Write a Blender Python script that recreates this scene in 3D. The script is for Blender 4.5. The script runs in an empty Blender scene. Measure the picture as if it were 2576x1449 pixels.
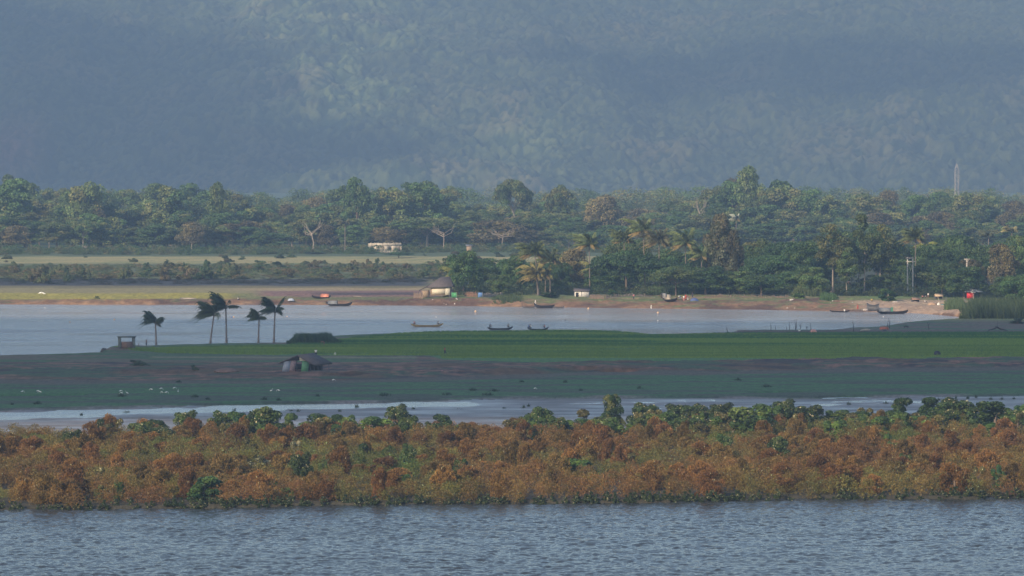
import bpy, bmesh, math, random
import numpy as np
from mathutils import Vector, Matrix
R = math.radians
sc = bpy.context.scene
C = sc.collection

# ---------------------------------------------------------------- camera, sky, sun, exposure
CAM_H, FPX, YH = 42.0, 11702.0, 400.0          # eye height (m), focal length and horizon row in 2576-px units
PITCH = math.atan((724.5 - YH) / FPX)
cam_d = bpy.data.cameras.new('camera')
cam = bpy.data.objects.new('camera', cam_d)
C.objects.link(cam)
cam.location = (0, 0, CAM_H)
cam.rotation_euler = (R(90) - PITCH, 0, 0)
cam_d.sensor_width = 36.0
cam_d.lens = 36.0 * FPX / 2576.0
cam_d.clip_start = 1.0
cam_d.clip_end = 20000.0
sc.camera = cam

SUN_EL, SUN_AZ = R(27.0), R(216.0)             # sun behind the camera, to the left
w = bpy.data.worlds.new('World')
sc.world = w
w.use_nodes = True
nt = w.node_tree
bg = nt.nodes['Background']
sky = nt.nodes.new('ShaderNodeTexSky')
sky.sky_type = 'NISHITA'
sky.sun_disc = False
sky.sun_elevation = SUN_EL
sky.sun_rotation = SUN_AZ
sky.air_density = 1.0
sky.dust_density = 1.5
sky.ozone_density = 1.3
nt.links.new(sky.outputs[0], bg.inputs[0])
bg.inputs[1].default_value = 0.15
sl = bpy.data.lights.new('sun', 'SUN')
sl.energy = 4.3
sl.angle = R(0.5)
sl.color = (1.0, 0.80, 0.57)
sun = bpy.data.objects.new('sun', sl)
C.objects.link(sun)
TO_SUN = Vector((math.sin(SUN_AZ) * math.cos(SUN_EL), math.cos(SUN_AZ) * math.cos(SUN_EL), math.sin(SUN_EL)))
sun.rotation_euler = TO_SUN.to_track_quat('Z', 'Y').to_euler()
sc.view_settings.view_transform = 'Standard'
sc.view_settings.look = 'None'
sc.view_settings.exposure = 0.38
sc.view_settings.gamma = 1.0
sc.cycles.max_bounces = 6
sc.cycles.diffuse_bounces = 2
sc.cycles.glossy_bounces = 2
sc.cycles.transmission_bounces = 3
sc.cycles.volume_bounces = 0
sc.cycles.sample_clamp_indirect = 4.0

# ---------------------------------------------------------------- pixel <-> place
CP, SP = math.cos(PITCH), math.sin(PITCH)
def proj(x, y, z):
    dz = z - CAM_H
    dep = y * CP - dz * SP
    return 1288 + FPX * x / dep, 724.5 - FPX * (y * SP + dz * CP) / dep
def at(X, Y, z=0.0):
    a, b = (X - 1288) / FPX, -(Y - 724.5) / FPX
    dy, dz = CP + b * SP, -SP + b * CP
    t = (z - CAM_H) / dz
    return Vector((a * t, dy * t, z))
def zat(X, Y, d):
    b = -(Y - 724.5) / FPX
    dy, dz = CP + b * SP, -SP + b * CP
    t = d / dy
    return Vector(((X - 1288) / FPX * t, d, CAM_H + dz * t))
def depth_of(Y, z=0.0):
    b = -(np.asarray(Y, float) - 724.5) / FPX
    return (CP + b * SP) * (z - CAM_H) / (-SP + b * CP)
def ppm(d): return FPX / d                      # 2576-px units per metre

# ---------------------------------------------------------------- numpy noise
def _lat(ix, iy, seed):
    h = (ix.astype(np.int64) * 374761393 + iy.astype(np.int64) * 668265263 + seed * 974711) & 0x7fffffff
    h = ((h ^ (h >> 13)) * 1274126177) & 0x7fffffff
    return ((h ^ (h >> 16)) & 0xffff) / 65535.0
def vnoise(x, y, seed=0):
    x = np.asarray(x, float); y = np.asarray(y, float)
    ix, iy = np.floor(x), np.floor(y)
    fx, fy = x - ix, y - iy
    fx = fx * fx * (3 - 2 * fx); fy = fy * fy * (3 - 2 * fy)
    a, b = _lat(ix, iy, seed), _lat(ix + 1, iy, seed)
    c, d = _lat(ix, iy + 1, seed), _lat(ix + 1, iy + 1, seed)
    return (a + (b - a) * fx) * (1 - fy) + (c + (d - c) * fx) * fy
def fbm(x, y, s, seed=0, o=4):
    r, a, t = 0, 1.0, 0
    for i in range(o):
        r = r + a * vnoise(np.asarray(x) / s * 2 ** i + 17 * i, np.asarray(y) / s * 2 ** i - 9 * i, seed + i)
        t += a; a *= .55
    return r / t
def worley(x, y, s, seed=0):
    X_, Y_ = np.asarray(x) / s, np.asarray(y) / s
    ix, iy = np.floor(X_), np.floor(Y_)
    best = np.full(X_.shape, 9.0); idv = np.zeros(X_.shape)
    for i in (-1, 0, 1):
        for j in (-1, 0, 1):
            cx, cy = ix + i, iy + j
            px, py = cx + _lat(cx, cy, seed), cy + _lat(cx, cy, seed + 7)
            d = (X_ - px) ** 2 + (Y_ - py) ** 2
            v = _lat(cx, cy, seed + 13)
            m = d < best
            best = np.where(m, d, best); idv = np.where(m, v, idv)
    return np.sqrt(best), idv
def sstep(t):
    t = np.clip(t, 0, 1)
    return t * t * (3 - 2 * t)

# ---------------------------------------------------------------- object helpers
def tag(o, label=None, cat=None, group=None, kind=None):
    if label: o['label'] = label
    if cat: o['category'] = cat
    if group: o['group'] = group
    if kind: o['kind'] = kind
    return o
def empty(name, loc, rz=0.0):
    o = bpy.data.objects.new(name, None)
    C.objects.link(o)
    o.location = loc
    o.rotation_euler = (0, 0, rz)
    o.empty_display_size = .3
    return o
def kids(o): return [c for c in bpy.data.objects if c.parent == o]
def copy_thing(root, parts):
    r = root.copy(); C.objects.link(r)
    for ch, subs in parts:
        c = ch.copy(); C.objects.link(c); c.parent = r
        for g in subs:
            d = g.copy(); C.objects.link(d); d.parent = c
    return r
class MB:
    """collects faces of any size, then becomes ONE mesh object"""
    def __init__(s): s.v = []; s.f = []; s.c = []; s.n = 0
    def raw(s, V, F, col=(1, 1, 1)):
        V = np.asarray(V, float).reshape(-1, 3)
        F = np.asarray(F)
        c = np.asarray(col, float)
        if c.ndim == 1: c = np.tile(c[:3], (len(V), 1))
        s.v.append(V); s.f.append(F + s.n); s.c.append(c[:, :3]); s.n += len(V)
        return s
    def box(s, c, size, rz=0.0, col=(1, 1, 1), tilt=None, top=1.0):
        x, y, z = [q / 2 for q in size]
        V = np.array([[-x, -y, -z], [x, -y, -z], [x, y, -z], [-x, y, -z], [-x * top, -y * top, z], [x * top, -y * top, z], [x * top, y * top, z], [-x * top, y * top, z]])
        if tilt is not None: V = V @ np.array(Matrix.Rotation(tilt[1], 3, tilt[0])).T
        V = V @ np.array(Matrix.Rotation(rz, 3, 'Z')).T + np.array(c)
        return s.raw(V, [[0, 3, 2, 1], [4, 5, 6, 7], [0, 1, 5, 4], [1, 2, 6, 5], [2, 3, 7, 6], [3, 0, 4, 7]], col)
    def tube(s, pts, rad, n=6, col=(1, 1, 1), cap=True):
        pts = [Vector(p) for p in pts]
        if not hasattr(rad, '__len__'): rad = [rad] * len(pts)
        V = []; up = Vector((0, 0, 1))
        for i, p in enumerate(pts):
            t = (pts[min(i + 1, len(pts) - 1)] - pts[max(i - 1, 0)]).normalized()
            a = t.cross(up if abs(t.z) < .95 else Vector((1, 0, 0))).normalized()
            b = t.cross(a)
            for k in range(n):
                q = 2 * math.pi * k / n
                V.append(p + (a * math.cos(q) + b * math.sin(q)) * rad[i])
        F = []
        for i in range(len(pts) - 1):
            for k in range(n):
                k2 = (k + 1) % n
                F.append([i * n + k, i * n + k2, (i + 1) * n + k2, (i + 1) * n + k])
        s.raw([tuple(v) for v in V], F, col)
        if cap:
            base = s.n - len(V)
            for r0 in (0, len(pts) - 1):
                o = base + r0 * n
                for k in range(1, n - 1, 1):
                    s.f.append(np.array([[o, o + k, o + k + 1]]))
        return s
    def bar(s, a, b, w, col=(1, 1, 1)): return s.tube([a, b], w / 2, 4, col)
    def mesh(s, name, mats):
        me = bpy.data.meshes.new(name)
        V = np.concatenate(s.v); Cc = np.concatenate(s.c)
        me.vertices.add(len(V)); me.vertices.foreach_set('co', V.astype(np.float32).ravel())
        nl = sum(f.size for f in s.f); nf = sum(len(f) for f in s.f)
        me.loops.add(nl); me.polygons.add(nf)
        me.loops.foreach_set('vertex_index', np.concatenate([f.ravel() for f in s.f]).astype(np.int32))
        sz = np.concatenate([np.full(len(f), f.shape[1]) for f in s.f])
        me.polygons.foreach_set('loop_start', np.concatenate([[0], np.cumsum(sz)[:-1]]).astype(np.int32))
        me.update(calc_edges=True)
        at_ = me.color_attributes.new('Col', 'FLOAT_COLOR', 'POINT')
        at_.data.foreach_set('color', np.concatenate([Cc, np.ones((len(V), 1))], 1).astype(np.float32).ravel())
        for m in (mats if isinstance(mats, (list, tuple)) else [mats]): me.materials.append(m)
        return me
    def build(s, name, mats, parent=None, smooth=False, loc=None):
        me = s.mesh(name, mats)
        if smooth: me.polygons.foreach_set('use_smooth', np.ones(len(me.polygons), bool))
        o = bpy.data.objects.new(name, me)
        C.objects.link(o)
        if parent: o.parent = parent
        if loc is not None: o.location = loc
        return o

# ---------------------------------------------------------------- materials
def new_mat(name):
    m = bpy.data.materials.new(name); m.use_nodes = True
    n = m.node_tree
    return m, n, n.nodes['Principled BSDF']
def nnode(n, t, **k):
    q = n.nodes.new(t)
    for a, b in k.items(): setattr(q, a, b)
    return q
def mixc(n, a, b, f, mode='MIX'):
    q = nnode(n, 'ShaderNodeMix', data_type='RGBA', blend_type=mode)
    for i, v in ((0, f), (6, a), (7, b)):
        if isinstance(v, bpy.types.NodeSocket): n.links.new(v, q.inputs[i])
        elif isinstance(v, (int, float)): q.inputs[i].default_value = v if i == 0 else (v, v, v, 1)
        else: q.inputs[i].default_value = (*v, 1)
    return q.outputs[2]
def noise(n, scale, detail=4, coord='Object', stretch=None, rough=.6):
    tc = nnode(n, 'ShaderNodeTexCoord'); t = nnode(n, 'ShaderNodeTexNoise')
    t.inputs['Scale'].default_value = scale; t.inputs['Detail'].default_value = detail; t.inputs['Roughness'].default_value = rough
    if stretch:
        mp = nnode(n, 'ShaderNodeMapping'); mp.inputs['Scale'].default_value = stretch
        n.links.new(tc.outputs[coord], mp.inputs[0]); n.links.new(mp.outputs[0], t.inputs['Vector'])
    else: n.links.new(tc.outputs[coord], t.inputs['Vector'])
    return t.outputs['Fac']
def ramp(n, fac, lo, hi, a=(0, 0, 0), b=(1, 1, 1)):
    r = nnode(n, 'ShaderNodeValToRGB')
    r.color_ramp.elements[0].position = lo; r.color_ramp.elements[0].color = (*a, 1)
    r.color_ramp.elements[1].position = hi; r.color_ramp.elements[1].color = (*b, 1)
    n.links.new(fac, r.inputs[0]); return r.outputs[0]
def bump(n, b, h, strength, dist):
    q = nnode(n, 'ShaderNodeBump'); q.inputs['Strength'].default_value = strength; q.inputs['Distance'].default_value = dist
    n.links.new(h, q.inputs['Height']); n.links.new(q.outputs[0], b.inputs['Normal']); return q
MATS = {}
def mat(name, col, rough=.8, var=.35, scale=1.5, stretch=None, metal=0.0, bmp=0.0):
    if name in MATS: return MATS[name]
    m, n, b = new_mat(name)
    f = noise(n, scale, 5, stretch=stretch)
    dark = tuple(c * (1 - var) for c in col); lite = tuple(min(1, c * (1 + var * .7)) for c in col)
    n.links.new(ramp(n, f, .3, .7, dark, lite), b.inputs['Base Color'])
    b.inputs['Roughness'].default_value = rough; b.inputs['Metallic'].default_value = metal
    if bmp: bump(n, b, f, bmp, .05)
    MATS[name] = m; return m
def leaf_mat(name, trans=.22, var=.3, rough=.55, spec=.3):
    m, n, b = new_mat(name)
    a = nnode(n, 'ShaderNodeVertexColor', layer_name='Col')
    oi = nnode(n, 'ShaderNodeObjectInfo')
    mr = nnode(n, 'ShaderNodeMapRange'); mr.inputs[3].default_value = 1 - var; mr.inputs[4].default_value = 1 + var
    n.links.new(oi.outputs['Random'], mr.inputs[0])
    cc = nnode(n, 'ShaderNodeCombineColor')
    for i in range(3): n.links.new(mr.outputs[0], cc.inputs[i])
    c = mixc(n, a.outputs[0], cc.outputs[0], 1.0, 'MULTIPLY')
    n.links.new(c, b.inputs['Base Color'])
    b.inputs['Roughness'].default_value = rough
    b.inputs['Specular IOR Level'].default_value = spec
    tr = nnode(n, 'ShaderNodeBsdfTranslucent'); n.links.new(c, tr.inputs[0])
    ms = nnode(n, 'ShaderNodeMixShader'); ms.inputs[0].default_value = trans
    n.links.new(b.outputs[0], ms.inputs[1]); n.links.new(tr.outputs[0], ms.inputs[2])
    n.links.new(ms.outputs[0], n.nodes['Material Output'].inputs[0])
    return m
LEAF = leaf_mat('foliage')
LEAF_STUFF = leaf_mat('shrub_foliage', trans=.25, var=0.0)
GRASS = leaf_mat('grass_blades', trans=.3, var=0.0, spec=.15)
BARK = mat('bark', (.16, .12, .09), .9, .4, 2.0, bmp=.3)
PALEBARK = mat('pale_bark', (.27, .225, .175), .85, .3, 1.2)
PALMBARK = mat('palm_bark', (.17, .14, .12), .9, .3, 3.0, stretch=(1, 1, 4))
def ground_mat(name, rough=.9, spec=.3, bs=.6, bd=.25, bscale=.8, var=.3, stretch=(1, .5, 1)):
    m, n, b = new_mat(name)
    a = nnode(n, 'ShaderNodeVertexColor', layer_name='Col')
    f = noise(n, bscale, 6, stretch=stretch, rough=.7)
    g = ramp(n, f, .25, .75, (1 - var,) * 3, (1 + var,) * 3)
    n.links.new(mixc(n, a.outputs[0], g, 1.0, 'MULTIPLY'), b.inputs['Base Color'])
    b.inputs['Roughness'].default_value = rough; b.inputs['Specular IOR Level'].default_value = spec
    bump(n, b, f, bs, bd)
    return m
G_SOIL = ground_mat('soil_and_grass', bs=.9, bd=.5, var=.5, stretch=(1, .4, 1))
G_FIELD = ground_mat('field_grass', bs=1.0, bd=.5, bscale=1.1, var=.55, stretch=(1, .35, 1))
def wet_mat():
    m, n, b = new_mat('wet_mud')
    a = nnode(n, 'ShaderNodeVertexColor', layer_name='Col')
    f = noise(n, .35, 8, stretch=(.12, 1.0, 1), rough=.8)
    n.links.new(mixc(n, a.outputs[0], ramp(n, f, .38, .62, (.5,) * 3, (1.35,) * 3), 1.0, 'MULTIPLY'), b.inputs['Base Color'])
    f2 = noise(n, .12, 4, stretch=(.4, 1.0, 1))
    n.links.new(ramp(n, f2, .38, .62, (.30,) * 3, (.65,) * 3), b.inputs['Roughness'])
    b.inputs['IOR'].default_value = 1.4
    bump(n, b, noise(n, 2.2, 6, stretch=(.6, 1, 1), rough=.8), .55, .18)
    return m
G_WET = wet_mat()
def water_mat(name, base, rough, s1, b1, s2, b2, st=(.6, 1, 1)):
    m, n, b = new_mat(name)
    b.inputs['Base Color'].default_value = (*base, 1)
    b.inputs['Roughness'].default_value = rough
    b.inputs['IOR'].default_value = 1.333
    if rough < .1: b.inputs['Specular IOR Level'].default_value = .2
    f1 = noise(n, s1, 3, stretch=st); f2 = noise(n, s2, 3, stretch=st)
    p1 = nnode(n, 'ShaderNodeBump'); p1.inputs['Distance'].default_value = b1; n.links.new(f1, p1.inputs['Height'])
    p2 = nnode(n, 'ShaderNodeBump'); p2.inputs['Distance'].default_value = b2; n.links.new(f2, p2.inputs['Height'])
    wp = noise(n, .02 if rough > .1 else .05, 4, stretch=(.5, 1.2, 1), rough=.7)
    n.links.new(ramp(n, wp, .4, .62, (rough * .45,) * 3, (min(.6, rough * 1.6),) * 3), b.inputs['Roughness'])
    ml = nnode(n, 'ShaderNodeMath', operation='MULTIPLY_ADD'); ml.inputs[1].default_value = 1.3; ml.inputs[2].default_value = .25
    n.links.new(wp, ml.inputs[0]); n.links.new(ml.outputs[0], p1.inputs['Strength'])
    n.links.new(p1.outputs[0], p2.inputs['Normal']); n.links.new(p2.outputs[0], b.inputs['Normal'])
    return m
W_NEAR = water_mat('choppy_water', (.03, .034, .034), .05, 1.6, .12, 5.0, .06)
W_FAR = water_mat('river_water', (.25, .225, .20), .20, .8, 1.0, 3.0, .25, st=(.6, .55, 1))
W_POOL = water_mat('still_water', (.20, .19, .17), .16, .5, .05, 2.0, .03)
# ---------------------------------------------------------------- the lie of the land (boundaries read off as polylines, then laid on the plain)
def pl(*p):
    a = np.array(p, float); return a[:, 0], a[:, 1]
def bd(X, P, z): return depth_of(np.interp(X, *P), z)
P1 = pl((0, 1287), (640, 1277), (1288, 1270), (1900, 1262), (2576, 1255))
P2 = pl((0, 1112), (900, 1104), (1500, 1100), (2576, 1085))
P3 = pl((0, 1036), (500, 1022), (940, 1013), (1300, 1004), (1700, 1001), (2100, 1003), (2576, 994))
P4 = pl((0, 958), (600, 960), (850, 957), (1250, 948), (1450, 938), (1750, 937), (2000, 932), (2576, 925))
P6 = pl((-900, 905), (0, 893), (200, 888), (258, 885), (270, 874), (300, 871), (420, 867), (560, 863), (720, 861), (850, 843), (1000, 838), (1100, 834),
        (1400, 830), (1500, 831), (1590, 836), (1640, 840), (1840, 836), (1856, 830), (1930, 829), (2100, 829), (2140, 824), (2200, 822),
        (2240, 817), (2280, 810), (2340, 805), (2400, 801), (2425, 797), (2500, 770), (3400, 760))
P7 = pl((-900, 766), (0, 766), (700, 767), (1100, 769), (1300, 772), (1700, 777), (2000, 781), (2200, 785), (2290, 788), (2330, 790), (2400, 796), (2425, 800), (2500, 815), (3400, 830))
PR1 = pl((280, 874), (300, 877), (420, 888), (720, 893), (1080, 894), (1110, 905), (1250, 909), (1500, 910), (1750, 907), (1960, 905), (2000, 901), (2576, 897))
PR2 = pl((280, 875), (420, 874), (720, 868), (850, 853), (1000, 838), (1100, 834), (1400, 830), (1500, 831), (1590, 836), (1640, 841), (1850, 838), (2576, 836))
def ground_z(x, y):
    x = np.asarray(x, float); y = np.asarray(y, float)
    yy = np.maximum(y, 100.0)
    X = 1288 + FPX * x / (yy * CP + CAM_H * SP)
    n1 = fbm(x, y, 9, 3) - .5; n2 = fbm(x, y, 2.5, 5, 3) - .5; n3 = fbm(x, y, 40, 8, 3) - .5
    y1 = bd(X, P1, 0) + n1 * 4.5; y2 = bd(X, P2, .1); y3 = bd(X, P3, .1) + n1 * 16; y4 = bd(X, P4, .3) + n1 * 10
    y6 = bd(X, P6, 1.1) + n2 * 1.5; y7 = bd(X, P7, 0) - n1 * 4 - n2 * 2
    h = -1.5 + 1.9 * sstep((y - y1) / 1.6)
    h = h - .36 * sstep((y - y2 + 3) / 8) + (n1 * .10 + n2 * .05) * sstep((y - y2) / 8)
    h = h - .12 * sstep((y - y3 + 22) / 10) * (1 - sstep((y - y3 + 2) / 6)) * np.clip((1350 - X) / 500, 0.25, 1)
    h = h + .30 * sstep((y - y3) / 5)
    up = sstep((y - y4) / (10 + 22 * np.clip((1100 - X) / 700, 0, 1)))
    h = h + up * (.75 + n1 * 1.0 * (1 - sstep((y - y4 - 35) / 15)) + n2 * .5 * (1 - sstep((y - y4 - 35) / 15)))
    # ponds at the foot of the bank
    for xa, xb, ya, yb_, wd in ((838, 922, 952.5, 951.5, 2.0), (1447, 1500, 936.5, 937, 2.2), (1498, 1604, 939, 938, 1.7), (-60, 222, 999, 996, 2.6), (1880, 2020, 991, 988, 2.2), (700, 1000, 1018, 1014, 2.0), (2060, 2200, 1001, 999, 2.0)):
        yc = depth_of(ya + (yb_ - ya) * np.clip((X - xa) / (xb - xa), 0, 1), 0.05); wd = wd * np.clip(np.minimum(X - xa, xb - X) / 30, 0, 1) ** .5
        h = h - (h + .25) * np.clip(1.6 - np.abs(y - yc) / np.maximum(wd, .01), 0, 1) * (X > xa) * (X < xb)
    mound = np.exp(-(((X - 305) / 38) ** 2) ** 2) * np.exp(-(((y - bd(X, P6, 1.1) + 9) / 10) ** 2) ** 2)
    h = h + .35 * mound
    near = np.where(y < y6, h, h - 2.6 * sstep((y - y6) / 2.2))
    hb = np.interp(X, [0, 700, 1000, 1130, 1500, 2000, 2400, 2576], [.9, .9, 1.0, 1.7, 1.5, 1.9, 1.1, .9])
    wb = np.interp(X, [0, 900, 1130, 1400, 2100, 2420, 2576], [9, 12, 12, 26, 40, 14, 8])
    t = (y - y7) / wb
    far = -1.5 + 1.6 * sstep((y - y7 + 1) / 2.0) + hb * (.55 * sstep(t * 2.5) + .45 * sstep(t)) + (n1 * 1.5 + n2 * .9) * sstep(t * 2) * (1 - sstep((y - y7 - 60) / 40)) + n3 * .6 * sstep((y - y7 - 60) / 60)
    h = np.maximum(near, far)
    h = h + 1.5 * sstep((y - 2000) / 1200)
    return h
def gz(x, y): return float(ground_z(np.array([x]), np.array([y]))[0])
def on(X, Y):
    """the point of the ground seen at pixel (X, Y)"""
    z = .5
    for _ in range(6):
        p = at(X, Y, z); z = max(gz(p.x, p.y), 0.0)
    return Vector((at(X, Y, z).x, at(X, Y, z).y, z))
def inpoly(X, Y, x0, x1, y0, y1): return (X > x0) & (X < x1) & (Y > y0) & (Y < y1)
def mixv(a, b, t):
    t = np.clip(t, 0, 1)[..., None]; return a * (1 - t) + np.asarray(b) * t
def ground_col(x, y, z):
    X, Y = proj(x, y, z)
    n1 = fbm(x, y, 14, 21); n2 = fbm(x * .35, y, 6, 22, 4); n3 = fbm(x, y, 2.2, 23, 3)
    Yw = Y + (n1 - .5) * 5 * np.clip((y - 900) / 300, .6, 1)
    col = np.empty(x.shape + (3,)); col[:] = (.05, .045, .03)
    mud = (.17, .15, .135); marsh = (.048, .130, .040); brown = (.115, .066, .034)
    red = (.205, .12, .068); green = (.07, .17, .04); olive = (.14, .14, .05)
    y1, y2, y3, y4 = bd(X, P1, 0), bd(X, P2, .1), bd(X, P3, .1), bd(X, P4, .3)
    y6, y7 = bd(X, P6, 1.1), bd(X, P7, 0)
    a = n1 * 2 - 1
    col = np.where((y > y2 - 6)[..., None], mixv(np.broadcast_to(mud, col.shape), (.27, .235, .225), (n2 - .3) * 1.5), col)
    ms = sstep((y - y3 - a * 8) / 6 + (n2 - .5) * 2)
    col = mixv(col, mixv(np.broadcast_to(marsh, col.shape), (.06, .075, .05), (n2 - .45) * 5), ms)
    col = mixv(col, (.10, .08, .062), sstep((y - y4 + 16 + a * 6) / 8) * .9)
    bk = sstep((y - y4 - a * 6) / 4)
    bcol = mixv(np.broadcast_to(brown, col.shape), (.05, .085, .04), (n2 - .42 - .03 * (X > 1000)) * 10); bcol = mixv(bcol, (.05, .035, .035), (fbm(x * .3, y, 3, 26, 3) - .55) * 9)
    bcol = mixv(bcol, (.22, .11, .075), (n3 - .5) * 6 * sstep((n1 - .45) * 12))
    col = mixv(col, bcol, bk)
    # left tip of the near land: short grass
    tip = (X < 1050) & (y > depth_of(912, 1.0))
    col = np.where(tip[..., None] & (bk > .5)[..., None], mixv(mixv(np.broadcast_to((.06, .11, .04), col.shape), (.13, .10, .065), (n2 - .48) * 7), (.20, .17, .10), np.exp(-((Y - 899 - (n1 - .5) * 6) / 1.6) ** 2) * (X > 380)), col)
    # rice ground
    yr1, yr2 = bd(X, PR1, 1.15), bd(X, PR2, 1.15)
    rice = sstep((y - yr1 - a * 3) / 3) * (X > 285) * (1 - sstep((y - yr2) / 3))
    col = mixv(col, green, rice)
    right = (X > 1840) & (y > yr2 + 1) & (y < y6 + 6)
    rc = mixv(np.broadcast_to((.06, .12, .055), col.shape), (.13, .10, .075), (n2 - .42) * 7)
    rc = mixv(rc, (.16, .17, .07), sstep((812 - Y) / 8) * (X > 2290))
    rc = mixv(rc, (.10, .07, .06), sstep((Y - 829) / 4))
    col = np.where(right[..., None], rc, col)
    # far side
    far = (y > y7 - 6) & (Y < 815)
    hb = y - y7
    f = mixv(np.broadcast_to(red, col.shape), (.32, .205, .12), (n3 - .45) * 3)
    f = mixv(f, (.11, .065, .045), (n1 - .52) * 6); f = mixv(f, (.12, .13, .06), (n3 - .55) * 6 * (hb > 5))
    grass_r = mixv(np.broadcast_to((.12, .15, .05), col.shape), (.22, .17, .09), (n2 - .45) * 5)
    f = mixv(f, grass_r, sstep((hb - 14 - a * 26 - (n2 - .5) * 60 - 8 * (X > 1400)) / 10) * (X > 1050))
    f = mixv(f, mixv(np.broadcast_to((.13, .14, .06), col.shape), (.2, .12, .08), (n2 - .5) * 5), sstep((hb - 14 - a * 8) / 7) * (X <= 1050))
    L = np.clip((1130 - X) / 60, 0, 1)
    def band(ya, yb, c, k=1.0, soft=1.5, xa=-999, xb=9999):
        nonlocal f
        m = sstep((ya - Yw) / soft + .5) * sstep((Yw - yb) / soft + .5) * L * k * sstep((X - xa) / 60) * sstep((xb - X) / 60)
        f = mixv(f, c, m)
    band(752, 736, (.30, .27, .06), .95, 2, -999, 620)
    band(750, 736, (.17, .18, .07), .9, 2, 560, 760)
    band(737, 724, (.24, .21, .10), 1.0, 2)
    band(746, 730, (.20, .12, .10), 1.0, 3, 620, 1200)
    band(742, 735, (.07, .055, .06), .9, 2, 760, 1200)
    band(731, 722, (.30, .24, .13), .9, 2, 560, 1200)
    band(724, 713, (.16, .14, .07), .9, 2)
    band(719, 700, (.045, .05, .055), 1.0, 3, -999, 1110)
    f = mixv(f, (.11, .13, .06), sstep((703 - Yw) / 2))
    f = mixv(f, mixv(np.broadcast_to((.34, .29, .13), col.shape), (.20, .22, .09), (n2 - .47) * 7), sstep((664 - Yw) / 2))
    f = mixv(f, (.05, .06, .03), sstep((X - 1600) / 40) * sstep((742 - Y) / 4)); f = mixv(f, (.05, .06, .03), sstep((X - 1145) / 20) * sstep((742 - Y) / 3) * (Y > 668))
    f = mixv(f, (.08, .11, .05), sstep((646 - Yw) / 2))
    sand = sstep((X - 2130 - a * 60) / 80) * sstep((2440 - X) / 30) * sstep((Yw - 752) / 4) * sstep((790 - Yw) / 3)
    f = mixv(f, (.42, .30, .21), sand * .8)
    lawn = sstep((X - 2130) / 50) * sstep((2460 - X) / 40) * sstep((752 - Yw) / 4) * (Y > 715)
    f = mixv(f, (.13, .19, .06), lawn)
    f = mixv(f, (.17, .2, .08), sstep((X - 2430) / 30) * (hb < 60))
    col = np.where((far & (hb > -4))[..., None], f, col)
    return np.clip(col, .01, .8)
def steps(*seg):
    out = []
    for a, b, s in seg: out.append(np.arange(a, b, s))
    return np.concatenate(out + [[seg[-1][1]]])
def grid_mb(xs, ys, Z, col, mask=None):
    nx, ny = len(xs), len(ys)
    XX, YY = np.meshgrid(xs, ys)
    V = np.stack([XX, YY, Z], -1).reshape(-1, 3)
    i, j = np.meshgrid(np.arange(nx - 1), np.arange(ny - 1))
    q = (j * nx + i).ravel()
    F = np.stack([q, q + 1, q + nx + 1, q + nx], 1)
    c = col.reshape(-1, 3)
    if mask is not None:
        F = F[mask.ravel()]
        used = np.unique(F); m = np.full(len(V), -1); m[used] = np.arange(len(used))
        V, c, F = V[used], c[used], m[F]
    mb = MB(); mb.raw(V, F, c); return mb
gx = steps((-2200, -300, 60), (-300, -180, 3), (-180, 180, 1.0), (180, 300, 3), (300, 2200, 60))
gy = steps((-300, 546, 60), (546, 568, 1), (568, 688, 3.0), (688, 1503, 1.0), (1503, 2265, 3), (2265, 5460, 40), (5460, 7000, 300))
GX, GY = np.meshgrid(gx, gy)
GZ = ground_z(GX, GY)
GC = ground_col(GX, GY, GZ)
fx = (GX[:-1, :-1] + GX[1:, 1:]) / 2; fy = (GY[:-1, :-1] + GY[1:, 1:]) / 2
fX = 1288 + FPX * fx / np.maximum(fy, 100)
b2, b3, b4, b7 = bd(fX, P2, .1), bd(fX, P3, .1), bd(fX, P4, .3), bd(fX, P7, 0)
r1_, r2_ = bd(fX, PR1, 1.15), bd(fX, PR2, 1.15)
zone = np.zeros(fx.shape, int)                      # 0 shrub island and channel bed
zone[fy > b2] = 1; zone[fy > b3] = 2; zone[fy > b4] = 3
zone[(fy > r1_) & (fy < r2_) & (fX > 285)] = 4
zone[fy > b7 - 8] = 5
zone[fy > 1497] = 6
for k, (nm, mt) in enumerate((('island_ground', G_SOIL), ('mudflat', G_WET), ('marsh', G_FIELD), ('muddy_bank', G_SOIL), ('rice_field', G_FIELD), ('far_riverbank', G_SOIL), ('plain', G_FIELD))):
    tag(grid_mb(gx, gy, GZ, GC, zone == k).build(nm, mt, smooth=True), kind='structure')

# water: choppy channel in front, tide pools in the middle, wide river behind; the sheets meet under the land
wx = steps((-1600, -90, 60), (-92, 92, .25), (92, 1600, 60)); wy = steps((-300, 452, 20), (452, 582, .33), (582, 662, 10))
WX, WY = np.meshgrid(wx, wy)
inn = sstep((92 - np.abs(WX)) / 5) * sstep((WY - 452) / 8) * sstep((582 - WY) / 6)
wz = (fbm(WX * .9, WY + WX * .1, 1.0, 51, 2) - .5) * .28 + (fbm(WX, WY, 0.55, 61, 2) - .5) * .18 + (fbm(WX * .5, WY, 7, 71, 2) - .5) * .22
wz = wz * (.55 + .9 * fbm(WX * .35, WY, 24, 77, 3))
water = grid_mb(wx, wy, wz * inn, np.ones(WX.shape + (3,))).build('channel_water', W_NEAR, smooth=True)
tag(water, kind='structure')
def sheet(name, x0, x1, y0, y1, z, m):
    o = MB().raw([(x0, y0, z), (x1, y0, z), (x1, y1, z), (x0, y1, z)], [[0, 1, 2, 3]]).build(name, m)
    return tag(o, kind='structure')
sheet('tide_pool_water', -1600, 1600, 662, 960, 0.0, W_POOL)
sheet('river_water', -1600, 1600, 960, 1530, 0.0, W_FAR)

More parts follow.
